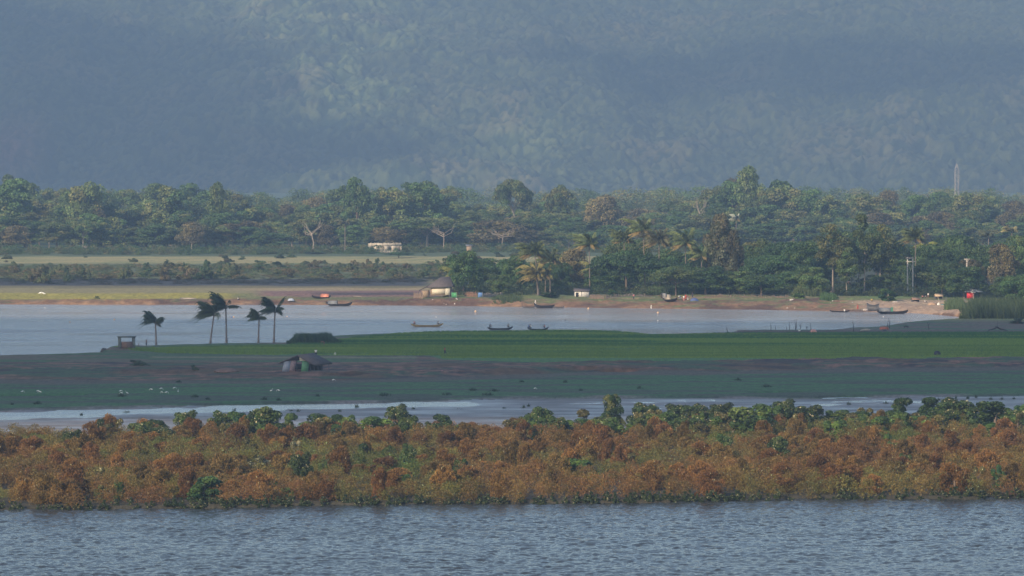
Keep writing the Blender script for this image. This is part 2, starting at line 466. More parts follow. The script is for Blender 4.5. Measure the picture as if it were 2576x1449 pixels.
# ---------------------------------------------------------------- mountain: a wooded slope whose canopy is real relief
mx = steps((-2300, -720, 30), (-720, 720, 2.1), (720, 2300, 30)); my = steps((5360, 5430, 8), (5430, 6420, 2.1), (6420, 7000, 30))
MX, MY = np.meshgrid(mx, my)
def mount(x, y):
    rid = (fbm(x + 60, y * .35, 300, 33, 3) - .5) * 460
    spur = 95 * np.exp(-((x + 215) / 115) ** 2) - 70 * np.exp(-((x + 420) / 100) ** 2) + 70 * np.exp(-((x - 40) / 70) ** 2) - 50 * np.exp(-((x - 210) / 110) ** 2)
    s = y - 5500 + rid * .38 + spur * .6 * sstep((y - 5500) / 300)
    h = .52 * np.maximum(s, 0) + .03 * np.minimum(s, 0)
    h = 360 * (1 - np.exp(-np.maximum(h, 0) / 360 * 1.1)) + np.minimum(h, 0)
    foot = 34 * np.exp(-((x + 90) / 190) ** 2) * np.exp(-((y - 5470) / 45) ** 2) + 16 * np.exp(-((x + 310) / 90) ** 2) * np.exp(-((y - 5465) / 35) ** 2)
    return h + foot + (fbm(x, y, 62, 39, 4) - .5) * 42
MZ = mount(MX, MY)
d1, id1 = worley(MX, MY, 8.0, 91); d2, id2 = worley(MX, MY, 5.2, 95)
big = (fbm(MX, MY, 50, 44, 3) > .5)
dome = np.where(big, 6.2 * np.sqrt(np.clip(1 - d1 ** 2 * 1.3, 0, 1)) * (.4 + id1), 3.6 * np.sqrt(np.clip(1 - d2 ** 2 * 1.3, 0, 1)) * (.4 + id2))
MZ = MZ + dome + (fbm(MX, MY, 5, 47, 3) - .5) * 4.5
MZ = MZ * sstep((6980 - MY) / 300) - 3 * (MY > 6900) - 4 * sstep((5390 - MY) / 30)
idm = np.where(big, id1, id2)
mc = mixv(np.broadcast_to((.050, .085, .030), MX.shape + (3,)), (.13, .145, .045), (idm - .3) * 1.1)
mc = mixv(mc, (.16, .15, .06), (fbm(MX, MY, 90, 48, 3) - .52) * 4 * (idm > .4))
mc = mixv(mc, (.26, .12, .09), np.exp(-((MX + 600) / 38) ** 2) * np.exp(-((MZ - 55) / 38) ** 2) * .8)
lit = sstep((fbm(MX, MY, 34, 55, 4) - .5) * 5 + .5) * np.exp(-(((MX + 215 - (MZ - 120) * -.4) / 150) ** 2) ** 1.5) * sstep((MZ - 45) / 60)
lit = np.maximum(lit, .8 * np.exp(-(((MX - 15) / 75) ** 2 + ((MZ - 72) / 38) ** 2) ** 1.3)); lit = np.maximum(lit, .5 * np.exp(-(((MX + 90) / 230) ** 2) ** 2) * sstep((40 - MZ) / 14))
mc = mc * (.42 + .5 * idm[..., None]) * (.56 + .55 * lit[..., None])  # sunlit patches painted into the canopy colour, the rest of the slope darkened
mn = ground_mat('mountain_canopy', bs=.8, bd=1.2, bscale=.5, var=.3, stretch=(1, 1, 1))
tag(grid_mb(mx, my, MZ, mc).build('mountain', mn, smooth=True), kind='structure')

# ---------------------------------------------------------------- clouds high overhead (outside the frame) that shade the middle ground and parts of the slope
CLOUD_M = mat('cloud', (.85, .86, .88), 1.0, .05, .01)
def cloud(x, y, rx, ry, seed, alt=1000.0, z0=0.0):
    k = (alt - z0) / TO_SUN.z
    c = Vector((x, y, z0)) + TO_SUN * k
    bm = bmesh.new()
    bmesh.ops.create_icosphere(bm, subdivisions=5, radius=1.0)
    V = np.array([v.co[:] for v in bm.verts])
    r = 1 + (fbm(V[:, 0] * 1.0 + 5, V[:, 1] + V[:, 2], .4, seed, 5) - .5) * 1.0
    V = V * r[:, None] * np.array((rx, ry, 34.0))
    V[:, 2] = np.where(V[:, 2] < 0, V[:, 2] * .35, V[:, 2])
    for v, q in zip(bm.verts, V): v.co = q
    me = bpy.data.meshes.new('cloud'); bm.to_mesh(me); bm.free()
    me.materials.append(CLOUD_M)
    o = bpy.data.objects.new('cloud', me); C.objects.link(o); o.location = c
    tag(o, kind='structure'); return o
def cloud_on(X, Y, d, rx, ry, seed):               # shade thrown on the slope point seen at (X, Y)
    p = zat(X, Y, d); cloud(p.x, p.y, rx, ry, seed, alt=3200.0, z0=p.z)
cloud(-40, 985, 560, 215, 301)
cloud(680, 1000, 360, 160, 302)
cloud_on(0, 200, 5720, 340, 560, 303)
cloud_on(500, 380, 5600, 260, 110, 306)
cloud_on(2000, 120, 5800, 330, 150, 307)

# haze: one closed box of thin even air round everything but the sky and clouds
m_, n_, b_ = new_mat('haze_air')
n_.nodes.remove(b_)
pv = nnode(n_, 'ShaderNodeVolumePrincipled')
pv.inputs['Color'].default_value = (.335, .52, .80, 1)
pv.inputs['Density'].default_value = .000145
pv.inputs['Anisotropy'].default_value = 0.0
n_.links.new(pv.outputs[0], n_.nodes['Material Output'].inputs['Volume'])
hz = MB().box((0, 3200, 158), (5600, 8200, 324)).build('haze', m_)
tag(hz, kind='stuff')
# ---------------------------------------------------------------- foliage
def unit(v): return v / np.maximum(np.linalg.norm(v, axis=-1, keepdims=True), 1e-9)
def leafquads(mb, P, N, s, asp, col, rg, T=None):
    r = rg.normal(size=P.shape); t = unit(np.cross(N, r)); b = np.cross(N, t)
    if T is not None: t = unit(T); b = unit(np.cross(t, r))
    s = np.broadcast_to(s, (len(P),))[:, None]
    V = np.stack([P + t * s * asp / 2, P + b * s / 2, P - t * s * asp / 2, P - b * s / 2], 1).reshape(-1, 3)
    F = np.arange(len(V)).reshape(-1, 4)
    mb.raw(V, F, np.repeat(col, 4, 0))
def vary(base, n, rg, k=.25, warm=.08):
    c = np.tile(np.array(base, float), (n, 1)) * (1 + rg.uniform(-k, k, (n, 1)))
    c[:, 0] *= 1 + rg.uniform(-warm, warm * 2, n); return np.clip(c, .005, .9)
def crown(seed, W, H, z0, shape='round', nc=34, nl=90, leaf=.7, base=(.05, .09, .03), tip=None, drop=.0, speck=0.0, sc_=(.42, .40, .24), fine=True):
    """leaf clumps spread through a crown of width W and height H whose foot is at z0; returns mesh builder and clump centres"""
    rg = np.random.default_rng(seed); mb = MB(); cen = []
    if fine: nl = int(nl * 2.6); leaf *= .60
    q_ = .28 if shape not in ('bush', 'feather') else .14
    lobes = [(rg.uniform(-q_, q_), rg.uniform(-q_, q_), rg.uniform(-.12, .2)) for _ in range(4)]
    for i in range(nc):
        lx, ly, lz = lobes[i % 4]
        th = rg.uniform(0, 2 * np.pi)
        if shape == 'umbrella':
            r = math.sqrt(rg.uniform(.02, 1)); z = .55 + .38 * (1 - r * r) + rg.uniform(-.22, .06); fl = .42; cr = rg.uniform(.13, .22)
        elif shape == 'tall':
            z = rg.uniform(.05, .98); r = (.25 + .75 * math.sin(min(1, z * 1.15) * math.pi) ** .6) * rg.uniform(.3, 1); fl = .8; cr = rg.uniform(.14, .26)
        elif shape == 'weep':
            z = rg.uniform(0, .97); r = (1 - z ** 2.2) ** .5 * rg.uniform(.45, 1) * .95; fl = 1.5; cr = rg.uniform(.13, .2)
        elif shape == 'feather':
            z = rg.uniform(0, .9); r = math.sqrt(max(0, 1 - z * z)) * rg.uniform(.2, .95); fl = 1.35; cr = rg.uniform(.13, .22)
        elif shape == 'bush':
            z = rg.random() ** 1.5 * .92; r = math.sqrt(max(0, 1 - z * z * .85)) * rg.uniform(.25, 1.0); fl = 1.0; cr = rg.uniform(.13, .24)
        else:
            z = rg.uniform(.08, .92); r = math.sqrt(max(0, 1 - (2 * z - .9) ** 2 * .85)) * rg.uniform(.35, 1); fl = .75; cr = rg.uniform(.16, .28)
        z = z + lz * .35 * (shape in ('round', 'tall'))
        c = np.array([(r * math.cos(th) * .42 + lx * .35) * W, (r * math.sin(th) * .42 + ly * .35) * W, z0 + z * H * .9])
        cen.append(c); R0 = cr * W * (.75 if shape != 'bush' else .7)
        n = int(nl * rg.uniform(.7, 1.3))
        D = unit(rg.normal(size=(n, 3))); D[:, 2] = np.where((D[:, 2] < -.25) & (rg.random(n) < .7), -D[:, 2], D[:, 2])
        rr = R0 * rg.uniform(.55, 1.08, n) ** .6
        P = c + D * rr[:, None] * np.array((1, 1, fl))
        if drop: P[:, 2] -= rg.random(n) ** 2 * drop * R0 * (1 - D[:, 2]) * .6
        N = unit(D + rg.normal(size=(n, 3)) * .65 + np.array((0, 0, .25)))
        cb = np.array(base) * rg.uniform(.7, 1.3)
        if tip is not None and rg.random() < .4: cb = np.array(tip) * rg.uniform(.8, 1.2)
        vc = vary(cb, n, rg)
        if speck: vc = np.where((rg.random(n) < speck * (.3 + 1.4 * (i % 3 == 0)))[:, None], vary(sc_, n, rg), vc)
        leafquads(mb, P, N, leaf * rg.uniform(.6, 1.25, n), (3.4 if shape == 'feather' else 1.5) if not drop else 2.2, vc, rg, (D * .6 + rg.normal(size=(n, 3)) * .45 + np.array((-.15, 0, .9))) if shape == 'feather' else None)
    return mb, cen
def trunk(cen, zt, r, seed, lean=0.0, nlimb=7, n=6):
    rg = np.random.default_rng(seed + 5); mb = MB()
    top = Vector((lean, 0, zt)); mid = Vector((lean * .4 + rg.uniform(-.02, .02) * zt, 0, zt * .5))
    mb.tube([(0, 0, -.6), (0, 0, zt * .08), mid, top], [r * 1.5, r, r * .75, r * .5], n)
    idx = rg.permutation(len(cen))[:nlimb]
    for i in idx:
        c = Vector(cen[i]); q = mid.lerp(top, rg.uniform(.3, 1))
        k = q.lerp(c, .5) + Vector((0, 0, .08 * (c - q).length))
        mb.tube([q, k, c], [r * .42, r * .28, r * .1], 5, cap=False)
    return mb
PROTO = {}
def tree_proto(key, name, W, H, z0, shape, leaf, base, tip=None, nc=36, nl=90, bark=None, tr=.35, seed=1, drop=0., nlimb=7):
    cr, cen = crown(seed, W, H - z0, z0, shape, nc, nl, leaf, base, tip, drop)
    root = empty(name, (0, 0, 0))
    t = trunk(cen, z0 + (H - z0) * .35, tr, seed, nlimb=nlimb).build('trunk', bark or BARK, root, smooth=True)
    c = cr.build('crown', LEAF, root)
    bb = np.array([v[:] for v in c.bound_box]); W, H = np.ptp(bb, 0)[:2].mean(), bb[:, 2].max()
    PROTO[key] = dict(root=root, parts=[(t, []), (c, [])], W=W, H=H, used=False, name=name, cat='tree')
    return root
def use(key, loc, sx, sz, rz, label, group=None, cat=None, name=None):
    p = PROTO[key]
    if not p['used']: o = p['root']; p['used'] = True
    else: o = copy_thing(p['root'], p['parts'])
    o.name = name or p['name']
    o.location = loc; o.rotation_euler = (0, 0, rz); o.scale = (sx, sx, sz)
    for k in ('label', 'group', 'category'):
        if k in o: del o[k]
    tag(o, label, cat or p['cat'], group); return o
def set_tree(key, X, Yb, Wpx, Yt, label, group=None, rz=None, d=None, cat=None, name=None):
    """stand a copy on the ground seen at (X, Yb) with its top at row Yt and width Wpx"""
    g = on(X, Yb) if d is None else None
    if d is None: x, y = g.x, g.y
    else: y = d; x = (X - 1288) / FPX * d
    z = gz(x, y); H = zat(X, Yt, y).z - z
    p = PROTO[key]
    return use(key, (x, y, z), Wpx / ppm(y) / p['W'], max(H, 1.0) / p['H'], rnd.uniform(0, 6.28) if rz is None else rz, label, group, cat, name)
rnd = random.Random(11)
G1, G2, G3, G4, G5 = (.045, .095, .030), (.068, .118, .036), (.10, .14, .042), (.14, .15, .05), (.034, .072, .028)
tree_proto('rd1', 'broadleaf_tree', 12, 14, 2.5, 'round', .62, G1, G2, 44, 110, seed=1)
tree_proto('rd2', 'broadleaf_tree', 12, 14, 2.0, 'round', .62, G2, G3, 44, 110, seed=2)
tree_proto('um1', 'spreading_tree', 18, 12, 3.0, 'umbrella', .6, G5, G1, 64, 110, seed=3)
tree_proto('um2', 'spreading_tree', 18, 12, 3.0, 'umbrella', .6, G2, G3, 64, 110, seed=4)
tree_proto('tl1', 'slender_tree', 8, 18, 5.0, 'tall', .5, G2, G3, 44, 90, PALEBARK, .22, seed=5)
tree_proto('tl2', 'slender_tree', 8, 18, 6.0, 'tall', .5, (.07, .09, .035), G4, 34, 80, PALEBARK, .22, seed=6)
tree_proto('wp1', 'feathery_tree', 10, 20, 2.5, 'weep', .5, (.075, .085, .045), (.10, .095, .05), 70, 100, seed=7, drop=1.2)
tree_proto('yl1', 'flowering_tree', 10, 12, 2.5, 'umbrella', .6, (.17, .19, .04), (.10, .14, .04), 40, 100, seed=8)
tree_proto('fa', 'forest_tree', 16, 24, 5, 'round', 1.05, (.065, .12, .036), (.10, .15, .045), 46, 75, seed=9, tr=.5)
tree_proto('fb', 'forest_tree', 16, 24, 6, 'round', 1.05, (.10, .145, .045), (.17, .18, .06), 46, 75, seed=10, tr=.5)
tree_proto('fc', 'forest_tree', 14, 24, 8, 'tall', .95, (.09, .14, .042), (.13, .17, .05), 46, 70, PALEBARK, .45, seed=12)
tree_proto('fd', 'forest_tree', 22, 20, 8, 'umbrella', 1.0, (.07, .12, .036), (.12, .15, .05), 60, 70, PALEBARK, .5, seed=13, nlimb=12)
tree_proto('fe', 'forest_tree', 18, 20, 4, 'round', 1.0, (.12, .11, .055), (.15, .13, .05), 44, 70, PALEBARK, .5, seed=14, nlimb=12)
tree_proto('ff', 'forest_tree', 14, 22, 3, 'bush', 1.0, (.06, .11, .035), (.13, .16, .05), 50, 70, seed=15, tr=.45)
# low shrubs: foliage and stem
def shrub_proto(key, name, W, H, leaf, base, tip, nc=12, nl=60, seed=1, shape='bush', speck=0.0, sc_=(.42, .40, .24)):
    cr, cen = crown(seed, W, H, .05, shape, nc, nl, leaf, base, tip, 0, speck, sc_)
    root = empty(name, (0, 0, 0))
    t = trunk(cen, H * .45, .05 * H, seed, nlimb=4, n=4).build('stem', BARK, root)
    c = cr.build('foliage', LEAF, root)
    bb = np.array([v[:] for v in c.bound_box]); W, H = np.ptp(bb, 0)[:2].mean(), bb[:, 2].max()
    PROTO[key] = dict(root=root, parts=[(t, []), (c, [])], W=W, H=H, used=False, name=name, cat='shrub')
D_, M_, L_, O_ = (.032, .062, .016), (.055, .105, .025), (.10, .165, .03), (.095, .09, .028)
PALE = (.42, .40, .24)
shrub_proto('sD', 'green_shrub', 3, 3, .24, D_, M_,  26, 110, 21, speck=.03)
shrub_proto('sM', 'green_shrub', 3, 3, .24, M_, (.03, .08, .03),  26, 110, 22)
shrub_proto('sL', 'green_shrub', 3, 3, .24, L_, M_,  26, 110, 23)
shrub_proto('sD2', 'green_shrub', 3, 3, .24, (.04, .07, .018), (.07, .10, .025), 54, 60, 51, speck=.05)
shrub_proto('sM2', 'green_shrub', 3, 3, .24, (.05, .09, .022), (.09, .13, .03), 54, 60, 52, speck=.03)
shrub_proto('sO', 'olive_shrub', 3, 3, .24, O_, (.15, .13, .045), 15, 100, 24, speck=.05)
shrub_proto('sP', 'pale_leaved_shrub', 3, 3, .22, (.10, .11, .05), None, 12, 100, 25, speck=.35)
ORG = [(.170, .093, .026), (.146, .076, .024), (.178, .106, .028), (.138, .096, .027)]
for i, c in enumerate(ORG): shrub_proto('o%d' % i, 'orange_shrub', 3, 3, .115, c, tuple(q * 1.2 for q in c), 38, 80, 31 + i, shape='feather', speck=.012)
shrub_proto('scr1', 'scrub_bush', 6, 5, .45, (.07, .10, .045), (.10, .12, .05), 16, 80, 41)
shrub_proto('scr2', 'scrub_bush', 6, 5, .45, (.11, .11, .055), (.14, .12, .06), 16, 80, 42)
shrub_proto('scr3', 'scrub_bush', 6, 5, .45, (.05, .09, .04), (.08, .11, .04), 16, 80, 43)

# ---- the russet shrub island in front
zones3 = lambda X: 'left third' if X < 860 else ('middle' if X < 1720 else 'right third')
def shrub(key, X, Yc, wp, hp, label, group=None, extra=14):
    if Yc > 1195: extra = 2
    if key in ('sD', 'sM') and rnd.random() < .55: key += '2'
    Yb = Yc + hp / 2 + extra
    p = on(X, Yb); s = ppm(p.y); P = PROTO[key]
    return use(key, (p.x, p.y, p.z - .05), wp * (1.15 if Yc > 1100 else 1.5) / s / P['W'], (hp * (1.05 if Yc > 1100 else 1.3) + extra) / s / P['H'], rnd.uniform(0, 6.28), label, group, 'shrub')
GS = [  # X, Yc, w, h, tone, words that single it out
 (183,1106,58,52,'D','dark green shrub sunk among russet shrubs near the left edge of the photo'),
 (251,1084,24,42,'D','narrow dark green shrub at the mudflat edge, left part of the island'),
 (469,1064,54,44,'D','dark green shrub on the back edge below the stone kiosk'),
 (557,1061,52,38,'M','mid green shrub on the back edge below the leftmost pair of tall palms'),
 (607,1066,60,42,'M','mottled green shrub just left of the largest dark one on the left back edge'),
 (669,1068,80,62,'D','largest dark green shrub on the left half of the back edge'),
 (725,1060,30,30,'L','small light green shrub right of the largest dark one'),
 (826,1069,76,40,'L','wide light green shrub on the back edge below the leaning thatched hut'),
 (61,1225,38,48,'M','green shrub low on the left, near the water fringe'),
 (258,1237,38,36,'M','dull green shrub left of the bright upright one by the water'),
 (304,1233,30,48,'L','bright upright green shrub near the water, left side'),
 (516,1228,90,62,'M','broad green shrub clump low on the island, left of centre'),
 (758,1172,64,70,'D','big round green shrub standing alone in the russet mass'),
 (812,1178,32,34,'M','small green shrub touching the big round one on its right'),
 (676,1219,44,38,'M','small dull green shrub below left of the big round one'),
 (722,1238,34,26,'L','small yellow green shrub just above the water fringe'),
 (238,1200,66,52,'O','olive shrub patch in the left part of the russet mass'),
 (628,1122,66,50,'O','olive shrub above the pale leaved bush'),
 (741,1116,24,36,'P','thin bush with upright cream leaves above the big round shrub'),
 (650,1168,56,44,'P','bush flecked with cream leaves, left of the big round shrub'),
 (1000,1046,54,40,'D','dark domed shrub rising above the back edge, left of centre'),
 (875,1074,46,40,'M','pointed green shrub left of the light patch on the back edge'),
 (929,1074,76,38,'L','light green shrub under the dark domed one'),
 (1112,1074,68,42,'D','dark green shrub on the back edge left of centre'),
 (914,1140,54,50,'D','round dark green shrub, left one of three in a row above centre'),
 (975,1140,38,38,'M','faint green shrub between two darker ones'),
 (1028,1147,48,64,'M','tall green shrub with a light top, right one of three in a row'),
 (1360,1056,60,46,'M','green shrub on the back edge at the middle of the photo'),
 (1326,1068,36,32,'M','small green shrub touching the middle one on its left'),
 (1483,1060,80,40,'O','olive shrub at the left foot of the tall shrub tree'),
 (1530,1088,50,36,'L','light green shrub below the tall shrub tree'),
 (1622,1046,66,44,'D','dark domed shrub right of the tall shrub tree'),
 (1664,1066,60,40,'M','green shrub between two dark domes right of the tall shrub tree'),
 (1704,1040,60,34,'D','second dark domed shrub right of the tall shrub tree'),
 (1466,1172,86,38,'L','bright green low patch of shrub in the centre right'),
 (1014,1208,44,32,'M','dull green shrub low in the russet mass, left of centre'),
 (1082,1212,40,32,'O','olive shrub low in the russet mass near the centre'),
 (1163,1174,44,42,'M','green shrub alone near the centre of the island'),
 (1592,1160,46,42,'O','olive shrub right of the bright green patch'),
 (1676,1188,28,28,'M','tiny green shrub, left one of a pair low on the right'),
 (1722,1186,40,30,'L','tiny light green shrub, right one of a pair low on the right'),
 (1756,1040,46,34,'D','dark shrub on the back edge, first of the long dark row on the right'),
 (1817,1040,56,38,'D','dark shrub on the back edge next to the wide mottled one'),
 (1882,1062,100,60,'M','wide mottled green shrub below the right back edge'),
 (1943,1047,50,40,'L','yellow green shrub beside a dark pointed one on the right back edge'),
 (1973,1040,60,50,'D','dark pointed shrub right of the yellow green one'),
 (2038,1047,72,40,'D','dark low shrub in the right back row'),
 (2092,1084,50,38,'L','light green shrub under the right back row'),
 (2153,1056,90,32,'M','long low green shrub between the dark rows'),
 (2272,1037,80,50,'D','dark glossy shrub, leftmost of the tall right group'),
 (2344,1037,80,52,'D','dark glossy shrub, second of the tall right group'),
 (2400,1040,90,52,'D','dark glossy shrub, third of the tall right group'),
 (2503,1054,100,60,'D','broad dark glossy shrub near the right edge'),
 (2565,1048,60,44,'M','green shrub cut by the right edge of the photo'),
 (1820,1120,56,60,'M','green shrub in the russet mass, below the wide mottled one'),
 (1960,1127,60,62,'D','dark green shrub alone in the russet mass on the right'),
 (2228,1104,24,30,'L','bright small shrub at the top of a slanting green streak'),
 (2245,1130,34,42,'M','green shrub in the middle of a slanting streak on the right'),
 (2276,1160,36,40,'M','green shrub at the foot of a slanting streak on the right'),
 (2048,1184,34,26,'M','tiny green shrub in the lower russet mass on the right'),
 (2510,1191,36,44,'M','upright green shrub near the right edge, above the water fringe'),
 (2459,1195,50,44,'O','olive shrub left of the upright green one near the right edge')]
for X, Yc, a, b, t, lab in GS: shrub('s' + t, X, Yc, a, b, lab)
for k in range(95):
    X = rnd.uniform(180, 2640) if k < 50 else rnd.uniform(1380, 2640); t = rnd.choice('DMOMLO')
    shrub('s' + t, X, float(np.interp(X, [0, 900, 1500, 2250, 2576], [1082, 1076, 1066, 1056, 1052])) + rnd.uniform(-8, 16), rnd.uniform(30, 70), rnd.uniform(18, 40),
          '%s low bush on the back edge of the shrub island, %s of photo' % ({'D': 'dark green', 'M': 'green', 'O': 'olive', 'L': 'light green'}[t], zones3(X)), 'green bushes along the back edge of the island')
# tall shrub tree
tree_proto('st', 'small_tree', 4, 6.5, .2, 'weep', .27, (.035, .07, .02), (.12, .14, .04), 60, 90, None, .09, 61)
set_tree('st', 1547, 1092, 74, 990, 'tallest bushy green tree standing up from the russet shrubs against the mudflat')
# individual russet shrubs (those that show largest) ...
zones3 = lambda X: 'left third' if X < 860 else ('middle' if X < 1720 else 'right third')
rr_ = np.random.default_rng(77)
spots = []
for k in range(2400):
    X = rr_.uniform(-60, 2640); t = rr_.random()
    ya, yb = float(depth_of(np.interp(X, *P1), 0)) + 3, float(depth_of(np.interp(X, *P2), .1))
    y = ya + (yb - ya) * t; x = (X - 1288) / FPX * y
    if spots:
        q = np.array(spots)
        if np.min((q[:, 0] - x) ** 2 + ((q[:, 1] - y) * .7) ** 2) < 6.5: continue
    spots.append((x, y))
    if len(spots) > 235: break
for x, y in spots:
    h = rr_.uniform(2.0, 4.1); X = 1288 + FPX * x / y
    part = 'front' if y < 590 else ('middle' if y < 640 else 'back')
    use('o%d' % rr_.integers(0, 4), (x, y, gz(x, y) - .05), rr_.uniform(.9, 1.7), h / 3, rr_.uniform(0, 6.28),
        'feathery russet shrub in the %s rows of the island, %s of the photo' % (part, zones3(X)), 'russet shrubs covering the island', 'shrub')
# ... and the rest as one thicket
def scatter(name, protos, P, S, RZ, mats, kind='stuff', keep=1.0, tint=None, seed=0):
    rg = np.random.default_rng(seed); mb = MB()
    data = []
    for k in protos:
        me = PROTO[k]['parts'][1][0].data if isinstance(k, str) else k
        V = np.empty(len(me.vertices) * 3, np.float32); me.vertices.foreach_get('co', V)
        cc = np.empty(len(me.vertices) * 4, np.float32); me.color_attributes['Col'].data.foreach_get('color', cc)
        data.append((V.reshape(-1, 4, 3), cc.reshape(-1, 4, 4)[:, :, :3]))
    for i in range(len(P)):
        V, cc = data[rg.integers(0, len(data))]
        if keep < 1:
            m = rg.random(len(V)) < keep; V, cc = V[m], cc[m]
        c, s = math.cos(RZ[i]), math.sin(RZ[i])
        W = V.reshape(-1, 3)
        Q = np.stack([(W[:, 0] * c - W[:, 1] * s) * S[i][0], (W[:, 0] * s + W[:, 1] * c) * S[i][0], W[:, 2] * S[i][1]], 1) + P[i]
        t = 1.0 if tint is None else tint[i]
        mb.raw(Q, np.arange(len(Q)).reshape(-1, 4), cc.reshape(-1, 3) * t)
    o = mb.build(name, mats); tag(o, kind=kind); return o
n = 3000
Xs = rr_.uniform(-620, 3200, n); tt = rr_.random(n)
ya = bd(Xs, P1, 0) + 2; yb = bd(Xs, P2, .1) + 1
ys = ya + (yb - ya) * tt; xs = (Xs - 1288) / FPX * ys
P = np.stack([xs, ys, ground_z(xs, ys) - .05], 1)
patch = fbm(xs, ys, 16, 81, 3)
S = np.stack([rr_.uniform(.8, 1.5, n), (rr_.uniform(1.5, 3.0, n) + (patch - .5) * 2) / 3], 1)
tn = (.85 + .5 * fbm(xs, ys, 9, 83, 2))[:, None] * np.ones((n, 3)); gm = np.clip(fbm(xs, ys * .6, 14, 85, 2) - .46, 0, 1) * 2; tn[:, 0] *= 1 - .5 * gm; tn[:, 1] *= 1 + .45 * gm
o = scatter('shrub_thicket', ['o0', 'o1', 'o2', 'o3'], P, S, rr_.uniform(0, 6.28, n), LEAF_STUFF, keep=.085, tint=tn, seed=5)
tag(o, 'mass of russet feathery shrubs filling the island between the larger bushes', 'shrubs')
# fringe of low glossy plants along the water
n = 740
Xs = np.linspace(-620, 3200, n) + rr_.uniform(-6, 6, n)
ys = bd(Xs, P1, 0) + rr_.uniform(-.3, 2.4, n); xs = (Xs - 1288) / FPX * ys
P = np.stack([xs, ys, ground_z(xs, ys) - .1], 1)
S = np.stack([rr_.uniform(.3, .5, n), rr_.uniform(.2, .42, n)], 1)
shrub_proto('fr1', 'fringe_plant', 3, 3, .5, (.028, .05, .018), (.05, .075, .025), 12, 110, 26, speck=.035)
shrub_proto('fr2', 'fringe_plant', 3, 3, .42, (.04, .065, .022), None, 12, 100, 27, speck=.16, sc_=(.36, .35, .21))
o = scatter('fringe_plants', ['fr1', 'fr1', 'fr2'], P, S, rr_.uniform(0, 6.28, n), LEAF_STUFF, keep=.5, seed=6)
tag(o, 'low dark green plants with cream leaves along the water edge', 'plants')
for k in ('fr1', 'fr2'):
    for q in [x for x, _ in PROTO[k]['parts']] + [PROTO[k]['root']]: bpy.data.objects.remove(q)
# ---------------------------------------------------------------- rice and reeds (grass nobody could count)
def tufts(name, x, y, hgt, col, nb, wid, seed, lean=.35, label=None, cat='grass'):
    rg = np.random.default_rng(seed); n = len(x)
    z = ground_z(x, y)
    B = np.repeat(np.stack([x, y, z - .03], 1), nb, 0); N = len(B)
    B[:, :2] += rg.normal(size=(N, 2)) * .10
    th = rg.uniform(0, 6.283, N); h = np.repeat(hgt, nb) * rg.uniform(.7, 1.15, N)
    d = np.stack([np.cos(th), np.sin(th), np.zeros(N)], 1) * (wid * rg.uniform(.6, 1.3, N))[:, None]
    ln = rg.normal(size=(N, 2)) * lean * h[:, None] * .6; ln[:, 0] -= .15 * h
    T = B + np.stack([ln[:, 0], ln[:, 1], h], 1)
    V = np.stack([B - d, B + d, T], 1).reshape(-1, 3)
    c = np.repeat(col, nb, 0) * rg.uniform(.75, 1.25, (N, 1))
    mb = MB().raw(V, np.arange(len(V)).reshape(-1, 3), np.repeat(c, 3, 0))
    return tag(mb.build(name, GRASS), label, cat, kind='stuff')
rg = np.random.default_rng(5)
N = 255000
Xr = rg.uniform(285, 3200, N); yr = rg.uniform(955, 1148, N)
xr = (Xr - 1288) / FPX * yr
y1, y2 = bd(Xr, PR1, 1.15), bd(Xr, PR2, 1.15)
ok = (yr > y1 + rg.normal(size=N) * .8) & (yr < y2 - .5)
_, Yr = proj(xr, yr, 1.15)
path = np.interp(Xr, [700, 850, 1250, 1450, 1560, 1700], [893, 890, 886, 883, 877, 874])
ok &= ~((np.abs(Yr - path) < 1.6) & (Xr > 700) & (Xr < 1650) & (fbm(xr, yr, 8, 7) > .3))
ok &= ~((Xr > 850) & (Xr < 1110) & (Yr > 894))
Xr, yr, xr, Yr = Xr[ok], yr[ok], xr[ok], Yr[ok]
bandn = fbm(xr * .06, yr, 6, 31, 3)                       # long plots lying across the view
plot_light = sstep((bandn - .40) * 9)                             # light crop to dark bands that paint in the shade at taller plot fronts
rc = mixv(np.broadcast_to((.16, .26, .05), (len(xr), 3)), (.045, .14, .045), 1 - plot_light)
rc = mixv(rc, (.22, .31, .055), sstep((Yr - 862) / 14) * .5)
tufts('rice', xr, yr, .30 + .22 * (1 - plot_light), rc, 3, .07, 8, label='bright green young rice standing in long plots on the near bank', cat='rice')
def reeds(name, X0, X1, Y0, Y1, n, h0, h1, c0, c1, seed, label, cat='reeds', wid=.10):
    rg = np.random.default_rng(seed)
    X = rg.uniform(X0, X1, n); Y = rg.uniform(Y0, Y1, n)
    u = (X - X0) / (X1 - X0); ed = np.clip(np.minimum(u, 1 - u) * 5, .25, 1)
    y = depth_of(Y, 1.2); x = (X - 1288) / FPX * y
    h = (h0 + (h1 - h0) * fbm(x, y, 3, seed)) * ed
    c = mixv(np.broadcast_to(c0, (n, 3)), c1, rg.random(n))
    return tufts(name, x, y, h, c, 4, wid, seed, .30, label, cat)
reeds('reed_clump', 722, 858, 856, 864, 1500, 1.2, 2.8, (.025, .055, .025), (.045, .085, .035), 91, 'long dark clump of tall grass on the shore right of the palms', 'reeds').pop('kind', None)
reeds('reeds', 2415, 2640, 780, 801, 3600, .4, 6.6, (.035, .065, .028), (.085, .11, .045), 92, 'tall reeds at the river end near the right edge of the photo')
reeds('maize_patch', 2060, 2110, 752, 762, 0 + 500, .8, 2.2, (.06, .12, .04), (.09, .15, .05), 93, 'green leafy patch on the slope right of the thatched stack', 'plants')
reeds('cane_patch', 2375, 2432, 764, 778, 900, 1.0, 2.6, (.08, .13, .05), (.13, .17, .07), 94, 'patch of leafy canes on the bank beside the two people in white', 'plants')
